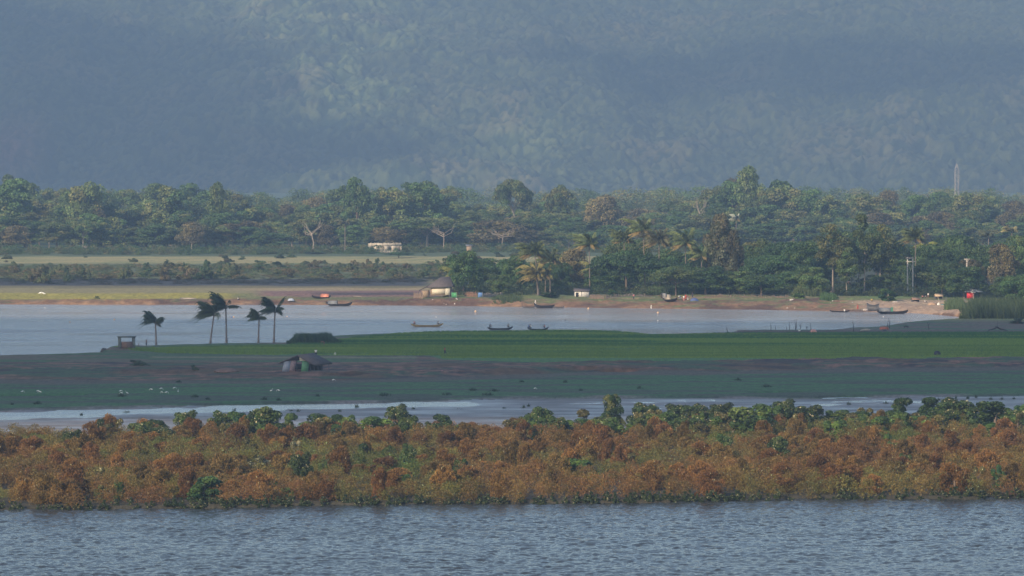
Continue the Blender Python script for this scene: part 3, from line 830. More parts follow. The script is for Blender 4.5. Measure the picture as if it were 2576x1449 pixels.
reeds('cane_grass', 1990, 2085, 742, 752, 1600, 1.6, 3.6, (.08, .12, .045), (.14, .16, .07), 95, 'high grass mound on the bank above the red cliff, right of centre', 'grass')
reeds('cane_hedge', 1560, 1980, 741, 747, 4200, 1.2, 3.2, (.07, .12, .05), (.12, .17, .07), 96, 'low cane and weeds in front of the dark village trees', 'plants')
reeds('weed_bank', 1236, 1318, 744, 760, 1300, .4, 1.5, (.055, .10, .04), (.11, .13, .06), 97, 'weeds growing down the red bank left of the coconut palms', 'plants')
# dark tufts standing in the marsh, each one a plant
TU = [(305, 997, 26, 'beside the pair of egrets below the kiosk'), (94, 1016, 22, 'near the left edge, below the narrow white pool'), (491, 999, 22, 'right of the group of six egrets'), (523, 1005, 12, 'small, below right of the six egrets'),
      (449, 962, 16, 'at the foot of the bank below the palms'), (665, 1005, 22, 'left of centre, under two egrets'), (701, 1007, 14, 'small, under the right one of two egrets'),
      (798, 997, 12, 'tiny, below the leaning thatched hut'), (968, 995, 36, 'widest, left of centre in the marsh'), (1124, 993, 28, 'left of the pair near the centre of the marsh'), (1189, 982, 22, 'upper left of three near the centre'),
      (1243, 984, 26, 'upper right of three near the centre'), (1227, 994, 34, 'lowest of three near the centre'), (1312, 961, 12, 'by the mud at the foot of the bank, centre'), (1422, 962, 12, 'by the mud left of the white pools'),
      (1461, 983, 10, 'tiny, right of the single egret'), (1610, 977, 14, 'lone, right of centre in the marsh'), (1857, 957, 22, 'high in the marsh, right of centre'), (1928, 973, 26, 'dense, right half of the marsh'), (118 * .257, 1018, 8, 'tiny, at the far left of the marsh')]
def tuft_thing(X, Y, wp, lab, mud=False, hp=None, name='grass_tuft'):
    p = on(X, Y); s = ppm(p.y); W = wp / s; H = (hp / s) if hp else .45 + W * .12
    rg = np.random.default_rng(int(X * 7 + Y)); n = 22 if mud else 60; mb = MB()
    px = rg.normal(size=n) * W * .26; py = rg.normal(size=n) * W * .5; th = rg.uniform(0, 6.28, n)
    h = H * rg.uniform(.5, 1.1, n) * np.exp(-(px / (W * .5)) ** 2)
    B = np.stack([px, py, np.zeros(n) - .05], 1); d = np.stack([np.cos(th), np.sin(th), 0 * th], 1) * .09
    T = B + np.stack([rg.normal(size=n) * .25 * H, rg.normal(size=n) * .2 * H, h], 1)
    mb.raw(np.stack([B - d, B + d, T], 1).reshape(-1, 3), np.arange(n * 3).reshape(-1, 3), np.repeat(vary((.06, .085, .045) if mud else (.028, .055, .032), n, rg), 3, 0))
    o = mb.build(name, GRASS); o.location = p
    return tag(o, lab, 'plant', 'mangrove seedlings on the mudflat' if mud else 'grass tufts in the marsh')
for X, Y, wp, lb in TU: tuft_thing(X, Y, wp, 'dark grass tuft in the marsh, ' + lb)
MS = [(590, 1028, 12, 12), (644, 1030, 8, 10), (658, 1031, 12, 12), (750, 1031, 10, 10), (855, 1031, 8, 10), (897, 1020, 12, 14), (1011, 1016, 10, 12), (1040, 1025, 9, 9), (732, 1030, 8, 8), (318, 1033, 20, 8), (205, 1040, 10, 10), (278, 1043, 10, 10),
      (1732, 1026, 9, 12), (1317, 1022, 10, 12), (1330, 1018, 9, 12), (1268, 1023, 10, 8), (1970, 1014, 12, 12), (2134, 1014, 14, 14), (2228, 1011, 16, 12), (2362, 1003, 10, 12), (2405, 999, 9, 12), (2434, 999, 11, 12), (2455, 996, 9, 12), (2521, 1001, 9, 12), (2492, 1001, 9, 12), (2551, 1000, 9, 10), (1940, 1019, 12, 10), (1760, 1022, 60, 4), (1155, 1024, 40, 4)]
for X, Y, wp, hp in MS:
    tuft_thing(X, Y + 4, wp, 'small %s mangrove seedling on the wet mud, %s of the photo' % ('broad low' if wp > 16 else 'upright', zones3(X)), True, hp * .8, 'mangrove_seedling')
for X, Y, wp, hp, lb in [(348, 912, 54, 14, 'low dark bush on the brown bank below the kiosk'), (300, 748, 0, 0, '')][:1] + [(243, 747, 18, 6, 'small dark bush in the yellow grass of the far bank'), (490, 932, 26, 8, 'small dark weed patch on the brown bank'), (2560, 806, 40, 16, 'rounded dark bush cut by the right edge on the near bank')]:
    set_tree('scr3', X, Y + hp / 2, wp, Y - hp / 2, lb, cat='bush', name='low_bush')

# ---------------------------------------------------------------- coconut palms
def frond_mb(L, rise, droop, seed, col, wind, nl=24, ll=.95, wdt=.12):
    """one frond in its own frame: leaves the crown along +X, arches and droops; leaflets hang down-wind"""
    rg = np.random.default_rng(seed); mb = MB(); pts = []; nl = int(nl * 1.3)
    for i in range(9):
        t = i / 8
        pts.append(Vector((L * (t - .18 * t * t), 0, L * (rise * t - droop * t * t))))
    mb.tube(pts, [.05 * (1 - .8 * i / 8) for i in range(9)], 4, tuple(np.array(col) * 1.5), cap=False)
    V = []; F = []; Cc = []
    for k in range(nl):
        t = .10 + .9 * k / (nl - 1); i = min(7, int(t * 8)); p = pts[i].lerp(pts[i + 1], t * 8 - i); d = (pts[i + 1] - pts[i]).normalized()
        l = ll * (math.sin(min(1, t * 1.15 + .12) * math.pi) ** .55 + .15)
        for sgn in (-1, 1):
            side = Vector((0, sgn, 0))
            q = (side * (.75 - wind * .3) + d * .45 + Vector((0, 0, -.55 - .5 * rg.random())) + Vector((0, wind * .5, 0))).normalized()
            b = len(V); wv = d * wdt
            e = p + q * l * .55; tip = p + q * l + Vector((0, 0, -l * .22))
            V += [p - wv * .5, p + wv * .5, e + wv * .6, tip, e - wv * .5]
            F.append([b, b + 1, b + 2, b + 4]); 
            V += [e + wv * .6, tip, e - wv * .5, e]
            F.append([b + 5, b + 6, b + 7, b + 8])
            cv = np.array(col) * rg.uniform(.7, 1.35); Cc += [cv] * 9
    mb.raw([tuple(v) for v in V], F, np.array(Cc)); return mb
FR = {}
def palm(X, Yb, Xc, Yc, L, label, fr, group=None, d=None, tr=.20, dead=3, base_col=(.045, .075, .028), nuts=True, seed=0, whole=False, wind=.38):
    """fr: list of (azimuth in degrees seen from above with 180 = photo left, rise, droop, length factor)"""
    p = on(X, Yb) if d is None else None
    if p is None: x = (X - 1288) / FPX * d; p = Vector((x, d, gz(x, d)))
    s = ppm(p.y); c = zat(Xc, Yc, p.y); off = c - p
    root = empty('coconut_palm', p); tag(root, label, 'palm', group)
    mb = MB(); H = off.z
    pts = [(0, 0, -.5), (0, 0, .02 * H), (off.x * .12, 0, H * .2), (off.x * .4, 0, H * .5), (off.x * .75, 0, H * .8), (off.x, 0, H)]
    mb.tube(pts, [tr * 1.9, tr * 1.55, tr * 1.05, tr * .9, tr * .8, tr * .8], 8)
    mb.build('trunk', PALMBARK, root, smooth=True)
    if nuts:
        nb = MB()
        for k in range(7):
            a = k * .9; q = Vector((off.x + math.cos(a) * .32, math.sin(a) * .32, H - .25 - .12 * (k % 3)))
            nb.tube([q + Vector((0, 0, .16)), q + Vector((0, 0, .06)), q - Vector((0, 0, .08)), q - Vector((0, 0, .17))], [.03, .14, .14, .03], 6)
        nb.build('coconuts', mat('coconut', (.10, .09, .04), .6), root)
    big = MB()
    for k, (az, ri, dr, lf) in enumerate(fr):
        rg = random.Random(seed * 50 + k)
        col = base_col if rg.random() > .2 else tuple(q * 1.35 for q in base_col)
        if ri < -.05: col = (.20, .15, .06) if base_col[0] > .05 else (.07, .07, .03)
        f = frond_mb(L * lf, ri, dr, seed * 50 + k, col, 0.2, 24, 1.0 if whole else .8, .17 if whole else .085)
        M = np.array(Matrix.Rotation(R(az), 3, 'Z')).T
        tgt = big if whole else MB()
        for v, ff, cc in zip(f.v, f.f, f.c):
            q = v @ M; r = np.linalg.norm(q, axis=1)
            q[:, 0] -= wind * r * r / L * (1.0 if not (az < 31 and az > -13) else .1)
            q[:, 2] -= wind * .1 * r * r / L
            tgt.v.append(q + (np.array((off.x, 0, H)) if whole else 0)); tgt.f.append(ff + tgt.n); tgt.c.append(cc)
        tgt.n += f.n
        if not whole:
            o = tgt.build('frond', LEAF, root); o.location = (off.x, 0, H)
    if whole: big.build('fronds', LEAF, root)
    return root
def fan(n, lo, hi, left=.7, seed=0, up=(.3, 1.0)):
    rg = random.Random(seed); out = []
    for k in range(n):
        az = 360 * k / n * 1.618 * 3 + rg.uniform(-12, 12) + 11
        ri = up[0] + (up[1] + .3 - up[0]) * ((k * .382) % 1); out.append((az, ri, rg.uniform(lo, hi) * .8 + ri * .45, rg.uniform(.8, 1.1)))
    return out
NG = 'wind-blown palms on the near shore'
NCOL = (.030, .052, .024)
def plume(n, seed, extra=()):
    """crown swept up and over to the left by the wind"""
    rg = random.Random(seed); out = []
    for k in range(n):
        u = (k * .618) % 1; az = 180 + (rg.uniform(-75, 75) if k % 5 else rg.uniform(-150, 150))
        ri = .3 + 2.6 * u; out.append((az, ri, .55 + ri * .44 + rg.uniform(-.06, .1), rg.uniform(.95, 1.2) * 1.25 / (1 + .28 * ri)))
    return out + list(extra)
palm(393, 872, 391, 808, 3.0, 'shortest solitary palm on the near shore right of the stone kiosk', plume(30, 1, [(5, .75, .5, .9), (20, .5, .35, .95), (-12, 1.1, .8, .9), (0, .35, .35, .8), (0, -.25, .5, .6), (30, -.1, .6, .6)]), NG, base_col=NCOL, seed=1, wind=.38)
palm(529, 868, 539, 790, 3.9, 'palm leaning right with all fronds blown left, left one of the tall pair', plume(36, 2, [(178, .3, .75, 1.15), (186, .45, .8, 1.1), (170, .2, .7, 1.0)]), NG, base_col=(.045, .062, .024), seed=2, wind=.45)
palm(570, 866, 568, 771, 3.9, 'tallest palm, straight trunk with one frond held out to the right', plume(36, 3, [(2, .32, .36, 1.2), (8, .26, .32, 1.15), (180, .2, .6, .9), (200, .1, .7, .8)]), NG, base_col=NCOL, seed=3, wind=.38)
palm(650, 865, 652, 798, 2.6, 'small low palm half hidden against its taller neighbour', plume(24, 4, [(0, .45, .6, .9), (10, .5, .7, .9), (180, .2, .6, 1.1)]), NG, base_col=(.055, .075, .03), seed=4, wind=.4)
palm(689, 864, 692, 781, 3.8, 'tall palm on the right of the row with fronds split to both sides', plume(34, 5, [(0, 1.0, 1.0, .8), (10, 1.9, .9, .9), (5, 1.7, .8, .85), (-8, .5, .95, .7), (12, .2, .9, .7), (182, .45, .6, 1.1)]), NG, base_col=NCOL, seed=5, wind=.36)
VG = 'coconut palms of the far village'
YC = (.16, .16, .05); VC = (.10, .125, .045)
for a in [
 (1355, 744, 1345, 634, 4.9, 'tall coconut palm behind the yellow one, left palm group of the village', 18, .6, VC, 21),
 (1353, 746, 1349, 690, 4.2, 'yellowing coconut palm with a pale trunk on the far bank', 18, .55, (.15, .13, .04), 22),
 (1384, 742, 1384, 650, 4.4, 'coconut palm on the right of the village palm group', 16, .5, VC, 23),
 (1372, 742, 1372, 690, 3.6, 'lower palm with thin trunk between two others in the palm group', 14, .5, YC, 24),
 (1484, 736, 1482, 612, 4.3, 'lone coconut palm rising over a gap in the village trees', 20, .5, VC, 25),
 (1497, 735, 1496, 678, 3.4, 'short palm in front of the dark village trees below the lone one', 14, .5, YC, 26),
 (1571, 736, 1570, 598, 3.8, 'leftmost palm crown above the broad village tree', 16, .7, VC, 27),
 (1623, 736, 1618, 578, 5.0, 'highest palm crown above the broad village tree', 20, .65, VC, 28),
 (1658, 736, 1658, 604, 5.0, 'palm crown just right of the highest one', 18, .55, (.09, .09, .045), 29),
 (1726, 736, 1724, 610, 5.4, 'big palm crown left of the tall feathery tree', 20, .6, VC, 30),
 (1765, 736, 1765, 640, 3.6, 'small palm crown wedged left of the feathery tree', 12, .5, VC, 31),
 (2303, 736, 2303, 596, 4.2, 'palm with fronds blown over to the left above the power poles', 18, .8, VC, 32),
 (1137, 742, 1147, 688, 3.3, 'young yellow green palm leaning beside the stilt house', 11, .5, (.15, .16, .04), 33)]:
    palm(*a[:4], a[4] * 1.35, a[5], fan(a[6] + 12, .4, .7, a[7], a[9], (.1, 1.5)) + [(180 + k * 40, -.1 - .1 * k, .35, .8) for k in range(-1, 2)] + [(k * 50 - 40, -.12, .35, .8) for k in range(2)], VG, base_col=a[8], seed=a[9], whole=True, tr=.17)
palm(2487, 720, 2487, 590, 4.2, 'hazy palm with a pale trunk beyond the village, near the right edge', fan(18, .5, .8, .5, 40), 'palms beyond the village', d=1615, base_col=(.08, .09, .05), whole=True, seed=40)
palm(2548, 700, 2545, 578, 4.4, 'hazy yellowish palm cut by the right edge of the photo', fan(16, .5, .8, .7, 41), 'palms beyond the village', d=1615, base_col=(.14, .13, .06), whole=True, seed=41)
palm(1852, 640, 1852, 548, 3.4, 'pale grey fan palm on the hillside behind the feathery tree', fan(26, .25, .4, .5, 42, (-.3, 1.4)), 'palms beyond the village', d=2110, base_col=(.26, .27, .20), whole=True, seed=42, nuts=False)
palm(868, 640, 868, 560, 4.5, 'hazy palm in the forest left of the ruined wall', fan(16, .5, .8, .5, 43), 'palms beyond the village', d=2036, base_col=(.13, .13, .07), whole=True, seed=43)

# ---------------------------------------------------------------- village trees on the far bank
VT = [
 ('rd1', 1166, 741, 108, 628, 'rounded dark tree behind the stilt house'), ('rd2', 1215, 737, 90, 668, 'lower green tree right of the stilt house'),
 ('rd1', 1290, 737, 92, 640, 'dark tree left of the yellowing palm'), ('rd2', 1255, 740, 70, 690, 'small tree over the bamboo fence'),
 ('rd1', 1330, 735, 80, 660, 'dark tree right behind the yellowing palm'), ('rd1', 1412, 735, 70, 660, 'dark tree in shade between palm group and white shed'), ('fe', 1443, 733, 95, 622, 'greyish rounded tree behind the white shed'),
 ('rd2', 1408, 742, 34, 705, 'small yellow green tree left of the white shed'), ('rd1', 1500, 735, 85, 672, 'dark tree right behind the white shed'), ('rd1', 1525, 737, 110, 690, 'low dark tree left of the forked trunk'),
 ('um1', 1575, 738, 190, 628, 'broad dark spreading tree with a visible forked trunk'), ('um1', 1660, 736, 210, 650, 'broad layered tree in the middle of the village'),
 ('um2', 1585, 720, 130, 600, 'tree crown under the leftmost high palm'), ('um2', 1700, 742, 140, 668, 'lower spreading tree left under the feathery tree'), ('wp1', 1812, 735, 96, 534, 'tallest feathery grey green tree of the village'),
 ('wp1', 1845, 735, 60, 575, 'slimmer feathery tree touching the tallest one on its right'), ('rd1', 1775, 740, 130, 668, 'dark tree at the foot of the feathery tree'), ('rd2', 1860, 741, 120, 680, 'bushy tree right below the feathery tree'),
 ('fb', 1900, 715, 90, 598, 'light green tree behind the right shoulder of the feathery tree'), ('um1', 1945, 736, 170, 640, 'dark spreading tree right of centre in the village'), ('um1', 2010, 725, 190, 606, 'wide dark crown left of the slender trees'),
 ('rd1', 1915, 743, 110, 690, 'low bushy tree over the cane hedge'), ('rd1', 1985, 744, 120, 680, 'dark low tree above the high grass mound'), ('rd2', 2040, 742, 100, 670, 'green tree just left of the first slender trunk'),
 ('tl2', 2095, 742, 96, 562, 'slender tree with a flat topped crown, leftmost of the slender trees'), ('tl1', 2130, 744, 70, 620, 'slender tree with the whitest trunk beside the thatched stack'), ('tl1', 2175, 742, 92, 536, 'tallest slender tree of the right group'),
 ('tl2', 2214, 742, 78, 562, 'slender tree with a yellowish top'), ('tl1', 2240, 742, 90, 612, 'slender tree right of the yellowish topped one'), ('rd2', 2205, 742, 80, 690, 'small tree at the foot of the slender trees'),
 ('rd1', 2062, 728, 80, 650, 'dark tree behind the leftmost slender tree'), ('rd1', 2270, 732, 90, 650, 'dark tree in shade behind the power poles'), ('yl1', 2336, 722, 96, 606, 'yellow green flowering crown right of the power poles'), ('rd1', 2330, 738, 90, 650, 'dark tree under the yellow flowering crown'),
 ('um1', 2405, 715, 170, 588, 'broad dark crown behind the yellow flowering one'), ('rd2', 2370, 748, 120, 660, 'bushy tree left above the shaded working place'), ('rd1', 2425, 750, 130, 668, 'dark tree hanging over the red shop'),
 ('wp1', 2440, 735, 90, 650, 'feathery tree behind the pole top near the red shop'), ('fe', 2520, 738, 90, 610, 'brownish leafy tree left of the right edge'), ('rd2', 2570, 735, 90, 590, 'bright green tree cut by the right edge'), ('rd1', 2470, 722, 90, 625, 'tree behind the bare pale trunk near the right edge'),
 ('rd1', 2555, 772, 110, 690, 'big dark bush over the reeds at the right edge'), ('rd2', 2530, 752, 90, 695, 'light bush above the reeds near the right edge'), ('sM', 2235, 757, 60, 725, 'green bush on the slope beside the leaning post'),
 ('sM', 1385, 747, 60, 736, 'low leafy garden patch under the village palms'), ('sM', 1545, 746, 36, 728, 'round green bush right of the white shed'), ('sL', 2010, 752, 40, 737, 'light green bush on top of the red cliff')]
for k, X, Yb, wp, Yt, lb in VT: set_tree(k, X, Yb, wp, Yt, lb)

VB = random.Random(15)
VENV = pl((1150, 655), (1290, 660), (1420, 650), (1480, 690), (1530, 640), (1700, 628), (1800, 600), (1900, 615), (2000, 612), (2080, 580), (2200, 575), (2280, 610), (2400, 600), (2520, 612), (2640, 600))
X = 1160
while X < 2640:
    kd = VB.choice(('rd1', 'rd2', 'rd1', 'um1', 'tl1' if X > 2040 else 'rd1'))
    set_tree(kd, X, VB.uniform(716, 730), VB.uniform(70, 120), float(np.interp(X, *VENV)) + VB.uniform(-14, 20), '%s tree at the back of the village grove, %s' % ({'rd1': 'dark rounded', 'rd2': 'green rounded', 'um1': 'dark spreading', 'tl1': 'slender'}[kd], 'near the coconut palms' if X < 1560 else ('around the feathery tree' if X < 1960 else ('behind the slender trees' if X < 2290 else 'right of the power poles'))), 'back row of the village grove')
    X += VB.uniform(26, 46)

# ---------------------------------------------------------------- far forest under the mountain
ENV = pl((-60, 450), (60, 450), (110, 472), (210, 457), (260, 477), (300, 487), (360, 482), (420, 467), (500, 472), (530, 457), (600, 482), (650, 500), (700, 503), (800, 492), (830, 478), (930, 470), (1000, 478), (1060, 460), (1130, 478),
         (1200, 505), (1370, 500), (1480, 505), (1530, 492), (1570, 525), (1640, 525), (1700, 505), (1750, 485), (1790, 475), (1840, 455), (1920, 450), (1970, 468), (2040, 482), (2100, 512), (2160, 502), (2200, 488), (2300, 492), (2340, 505),
         (2370, 490), (2410, 512), (2440, 490), (2500, 508), (2640, 505))
def place_words(X):
    for a, b in ((110, 'at the left edge'), (300, 'above the left field'), (480, 'above the leftmost near palm'), (720, 'above the tall near palms'), (900, 'left of the ruined wall'), (1050, 'behind the ruined wall'), (1250, 'right of the ruined wall'),
                 (1460, 'above the village palm group'), (1640, 'above the broad village tree'), (1800, 'above the feathery tree'), (2000, 'on the high knoll'), (2180, 'above the slender trees'), (2330, 'above the power poles'), (2440, 'at the foot of the lattice tower')):
        if X < a: return b
    return 'at the right edge'
rf = random.Random(4)
KW = {'fa': 'dark rounded', 'fb': 'mottled green', 'fc': 'tall narrow', 'fd': 'flat crowned', 'fe': 'brownish', 'ff': 'leafy ivy-clad'}
rows = [(2095, 588, 28, 62), (2150, 560, 18, 66), (2220, 530, 8, 66), (2310, 503, -4, 70), (2430, 0, 0, 72)]
for ri, (dd, Yt0, j, stp) in enumerate(rows):
    X = -40 + rf.uniform(0, 40)
    while X < 2620:
        env = float(np.interp(X, *ENV)); k = (ri + 1) / len(rows)
        Yt = 596 + (env - 596) * k ** .8 + rf.uniform(-7, 14)
        if ri == len(rows) - 1: Yt = env + rf.uniform(-16, 12)
        shore = 632 if X > 200 else 640
        if X > 1500 and ri < 2: Yt += 6
        kind = rf.choices(['fa', 'fb', 'fc', 'fd', 'fe', 'ff'], [4, 4, 2, 2, 1.6, 3])[0]
        y = dd + rf.uniform(-20, 20); x = (X - 1288) / FPX * y
        z = gz(x, y); H = max(6.0, zat(X, Yt, y).z - z); pr = PROTO[kind]
        Wm = rf.uniform(72, 118) / ppm(y)
        use(kind, (x, y, z), Wm / pr['W'], H / pr['H'], rf.uniform(0, 6.28), '%s hazy tree in the %s forest row %s' % (KW[kind], ('first', 'second', 'middle', 'fourth', 'last')[ri], place_words(X)), 'trees of the far forest')
        X += stp * rf.uniform(.55, 1.15)
SPECIAL = [('fb', 1985, 2262, 110, 462, 'rounded tree on the knoll, second right of the highest tree'), ('fa', 2035, 2262, 110, 474, 'tree on the right slope of the knoll'), ('ff', 1795, 2262, 110, 474, 'leafy tree on the left slope of the knoll'), ('fa', 1955, 2275, 100, 450, 'tree crown just behind the right shoulder of the knoll'), ('ff', 2080, 2240, 100, 488, 'leafy tree at the right foot of the knoll'),
 ('fb', 2190, 2300, 110, 484, 'broad crown above the slender trees on the forest skyline'), ('fa', 2300, 2310, 90, 488, 'round crown above the power poles on the forest skyline'), ('fb', 2445, 2300, 110, 482, 'broad crown on the skyline right of the tower'), ('fa', 30, 2200, 130, 446, 'big round crown on the skyline at the left edge'), ('fb', 210, 2200, 110, 454, 'round crown on the left skyline'), ('ff', 430, 2190, 120, 464, 'wide leafy crown on the skyline left of the tall palms'), ('fa', 1060, 2200, 120, 456, 'broad crown on the skyline behind the ruined wall'), ('fb', 990, 2190, 110, 468, 'crown left of the broad skyline crown behind the ruined wall'),
 ('fa', 898, 2180, 84, 443, 'tall dark round crown standing above the forest left of the ruined wall'), ('fd', 1293, 2260, 110, 448, 'dark umbrella shaped crown on a bare pale trunk above the forest'), ('fb', 1403, 2240, 84, 462, 'two lobed tree crown rising from the forest'),
      ('fc', 1880, 2260, 84, 414, 'highest tree of the forest, on the knoll right of centre'), ('fa', 1845, 2265, 90, 452, 'rounded tree at the left shoulder of the highest forest tree'), ('fb', 1925, 2255, 90, 470, 'tree at the right shoulder of the highest forest tree'), ('fc', 545, 2150, 60, 455, 'tree with a bright leafy top on the left forest skyline'),
      ('fa', 2372, 2380, 84, 480, 'dark tree beside the lattice tower'), ('fe', 1520, 2165, 110, 488, 'brown tipped hazy crown alone right of centre'),
      ('fd', 1075, 2065, 200, 545, 'very wide old tree with pale boughs behind the ruined wall'), ('fe', 1255, 2065, 190, 552, 'wide brownish old tree with white boughs right of the ruined wall'), ('fe', 482, 2065, 82, 556, 'pale brown dome shaped tree at the forest edge'),
      ('um1', 1003, 1927, 84, 634, 'low dark umbrella shaped tree in the tan field'), ('rd1', 792, 1998, 62, 640, 'dark bush clump at the field edge below the dead tree'),
      ('fb', 770, 2090, 90, 545, 'tree wrapped round the dead white boughs')]
for k, X, y, wp, Yt, lb in SPECIAL: set_tree(k, X, 0, wp, Yt, lb, d=y)
# dead and bare-limbed trees
def snag(X, d, Yt, spread, seed, label, Yb=None, thick=.35):
    x = (X - 1288) / FPX * d; z = gz(x, d); H = zat(X, Yt, d).z - z
    rg = random.Random(seed); mb = MB(); root = empty('dead_tree', (x, d, z)); tag(root, label, 'tree')
    top = Vector((rg.uniform(-.1, .1) * H, 0, H * .6))
    mb.tube([(0, 0, -.5), (.02 * H, 0, H * .3), top], [thick, thick * .75, thick * .5], 6)
    mb.build('trunk', PALEBARK, root, smooth=True); lb = MB()
    for k in range(8):
        s = rg.choice((-1, 1)); a = Vector((0, 0, H * rg.uniform(.3, .6))).lerp(top, .5)
        b = a + Vector((s * spread * rg.uniform(.2, .5), rg.uniform(-1.5, .2), H * rg.uniform(.02, .2)))
        c = b + Vector((s * spread * rg.uniform(.1, .5), rg.uniform(-1, 1), H * rg.uniform(.0, .25)))
        lb.tube([a, b, c], [thick * .45, thick * .3, thick * .1], 5)
        lb.tube([b, b + Vector((s * .3 * spread * rg.random(), 0, H * .2))], [thick * .22, thick * .08], 4)
    lb.build('boughs', PALEBARK, root, smooth=True)
snag(787, 2012, 548, 7, 3, 'dead white limbed tree at the forest edge left of the ruined wall')
snag(1115, 2045, 556, 8, 5, 'bare pale forked tree in front of the very wide old tree', thick=.28)
snag(1262, 2045, 562, 10, 6, 'bare pale boughs of an old tree right of the ruined wall', thick=.26)
snag(1766, 2240, 474, 4.5, 8, 'small white bare tree on the skyline left of the knoll')
snag(217, 2012, 614, 1.2, 9, 'short white dead stump at the left forest edge')
# scrub on the far plain: two belts; the biggest bushes are things, the rest ground cover
rs = np.random.default_rng(9)
for i in range(110):
    X = rs.uniform(-40, 1180); Yb = rs.uniform(680, 712) - (8 if X > 300 else 0); k = ('scr1', 'scr2', 'scr3')[rs.integers(0, 3)]
    y = float(depth_of(Yb, 1.2)); x = (X - 1288) / FPX * y; P_ = PROTO[k]
    if X > 1100 and Yb > 700: continue
    use(k, (x, y, gz(x, y)), rs.uniform(.4, 1.3), rs.uniform(.25, 1.0) ** 1.3 * (1.25 if X < 700 else .95), rs.uniform(0, 6.28), '%s scrub bush behind the far bank, %s' % ({'scr1': 'grey green', 'scr2': 'brownish', 'scr3': 'dark green'}[k], place_words(X)), 'scrub bushes behind the far bank', 'bush')
n = 2000
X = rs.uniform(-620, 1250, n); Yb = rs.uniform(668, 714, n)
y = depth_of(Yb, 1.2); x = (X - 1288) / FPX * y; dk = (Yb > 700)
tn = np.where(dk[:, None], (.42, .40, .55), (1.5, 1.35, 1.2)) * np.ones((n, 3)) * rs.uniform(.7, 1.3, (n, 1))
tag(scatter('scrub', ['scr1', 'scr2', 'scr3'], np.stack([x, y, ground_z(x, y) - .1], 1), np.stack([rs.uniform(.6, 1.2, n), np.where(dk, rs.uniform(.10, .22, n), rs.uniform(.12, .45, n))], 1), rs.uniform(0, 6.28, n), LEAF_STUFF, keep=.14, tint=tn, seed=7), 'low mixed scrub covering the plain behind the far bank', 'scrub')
n = 1750
X = rs.uniform(-620, 3200, n); y = rs.uniform(2000, 2095, n) + np.where(X < 500, -8, 0); x = (X - 1288) / FPX * y
tag(scatter('forest_undergrowth', ['scr1', 'scr2', 'scr3'], np.stack([x, y, ground_z(x, y) - .1], 1), np.stack([rs.uniform(.7, 1.5, n), rs.uniform(.35, .85, n)], 1), rs.uniform(0, 6.28, n), LEAF_STUFF, keep=.16, tint=np.ones((n, 3)) * (1.0, 1.15, .9) * rs.uniform(.8, 1.2, (n, 1)), seed=8), 'low green undergrowth along the front of the far forest', 'undergrowth')
n = 820
X = rs.uniform(-620, 3200, n); y = rs.uniform(2520, 3900, n); x = (X - 1288) / FPX * y
tag(scatter('distant_wood', ['fa', 'fb', 'ff'], np.stack([x, y, ground_z(x, y) - 1.5], 1), np.stack([rs.uniform(.8, 1.7, n), rs.uniform(.35, .95, n) * (1.2 - (y - 2500) / 3200)], 1), rs.uniform(0, 6.28, n), LEAF_STUFF, keep=.13, tint=np.ones((n, 3)) * (1.1, 1.0, 1.0) * rs.uniform(.8, 1.3, (n, 1)), seed=9), 'pale hazy wood between the forest and the mountain', 'wood')
for i in range(34):
    X = rs.uniform(-40, 1560); Yb = rs.uniform(644, 664); k = ('scr1', 'scr2', 'scr3')[rs.integers(0, 3)]
    if 900 < X < 1030 and Yb < 652: continue
    y = float(depth_of(Yb, 1.2)); x = (X - 1288) / FPX * y; q = rs.uniform(.25, .8)
    use(k, (x, y, gz(x, y)), q * 1.3, q * .7, rs.uniform(0, 6.28), '%s low bush growing in the tan field, %s' % ({'scr1': 'grey green', 'scr2': 'brownish', 'scr3': 'dark green'}[k], place_words(X)), 'bushes dotted over the tan field', 'bush')
n = 150
X = np.where(rs.random(n) < .5, rs.uniform(-640, -70, n), rs.uniform(2650, 3220, n)); y = rs.uniform(2090, 2460, n); x = (X - 1288) / FPX * y
tag(scatter('flanking_wood', ['fa', 'fb', 'fc', 'ff'], np.stack([x, y, ground_z(x, y) - .3], 1), np.stack([rs.uniform(.8, 1.2, n), rs.uniform(.7, 1.15, n)], 1), rs.uniform(0, 6.28, n), LEAF_STUFF, keep=.3, tint=np.ones((n, 3)) * rs.uniform(.8, 1.2, (n, 1)), seed=19), 'continuation of the far forest on both flanks', 'wood')
n = 60
X = rs.uniform(2660, 3200, n); y = rs.uniform(1425, 1560, n); x = (X - 1288) / FPX * y
tag(scatter('flanking_grove', ['rd1', 'rd2', 'um1'], np.stack([x, y, ground_z(x, y) - .3], 1), np.stack([rs.uniform(.8, 1.3, n), rs.uniform(.8, 1.4, n)], 1), rs.uniform(0, 6.28, n), LEAF_STUFF, keep=.3, tint=np.ones((n, 3)) * rs.uniform(.8, 1.2, (n, 1)), seed=20), 'continuation of the village grove beyond its right end', 'grove')
# under-storey darkness of the village: dense low plants between the trunks
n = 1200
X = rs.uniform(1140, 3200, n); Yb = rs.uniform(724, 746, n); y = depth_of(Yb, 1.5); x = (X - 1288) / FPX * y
tag(scatter('village_undergrowth', ['scr3', 'scr1'], np.stack([x, y, ground_z(x, y) - .1], 1), np.stack([rs.uniform(.6, 1.3, n), rs.uniform(.3, .85, n)], 1), rs.uniform(0, 6.28, n), LEAF_STUFF, keep=.2, tint=np.ones((n, 3)) * rs.uniform(.6, 1.0, (n, 1)), seed=10), 'dense shaded undergrowth between the village trees', 'undergrowth')
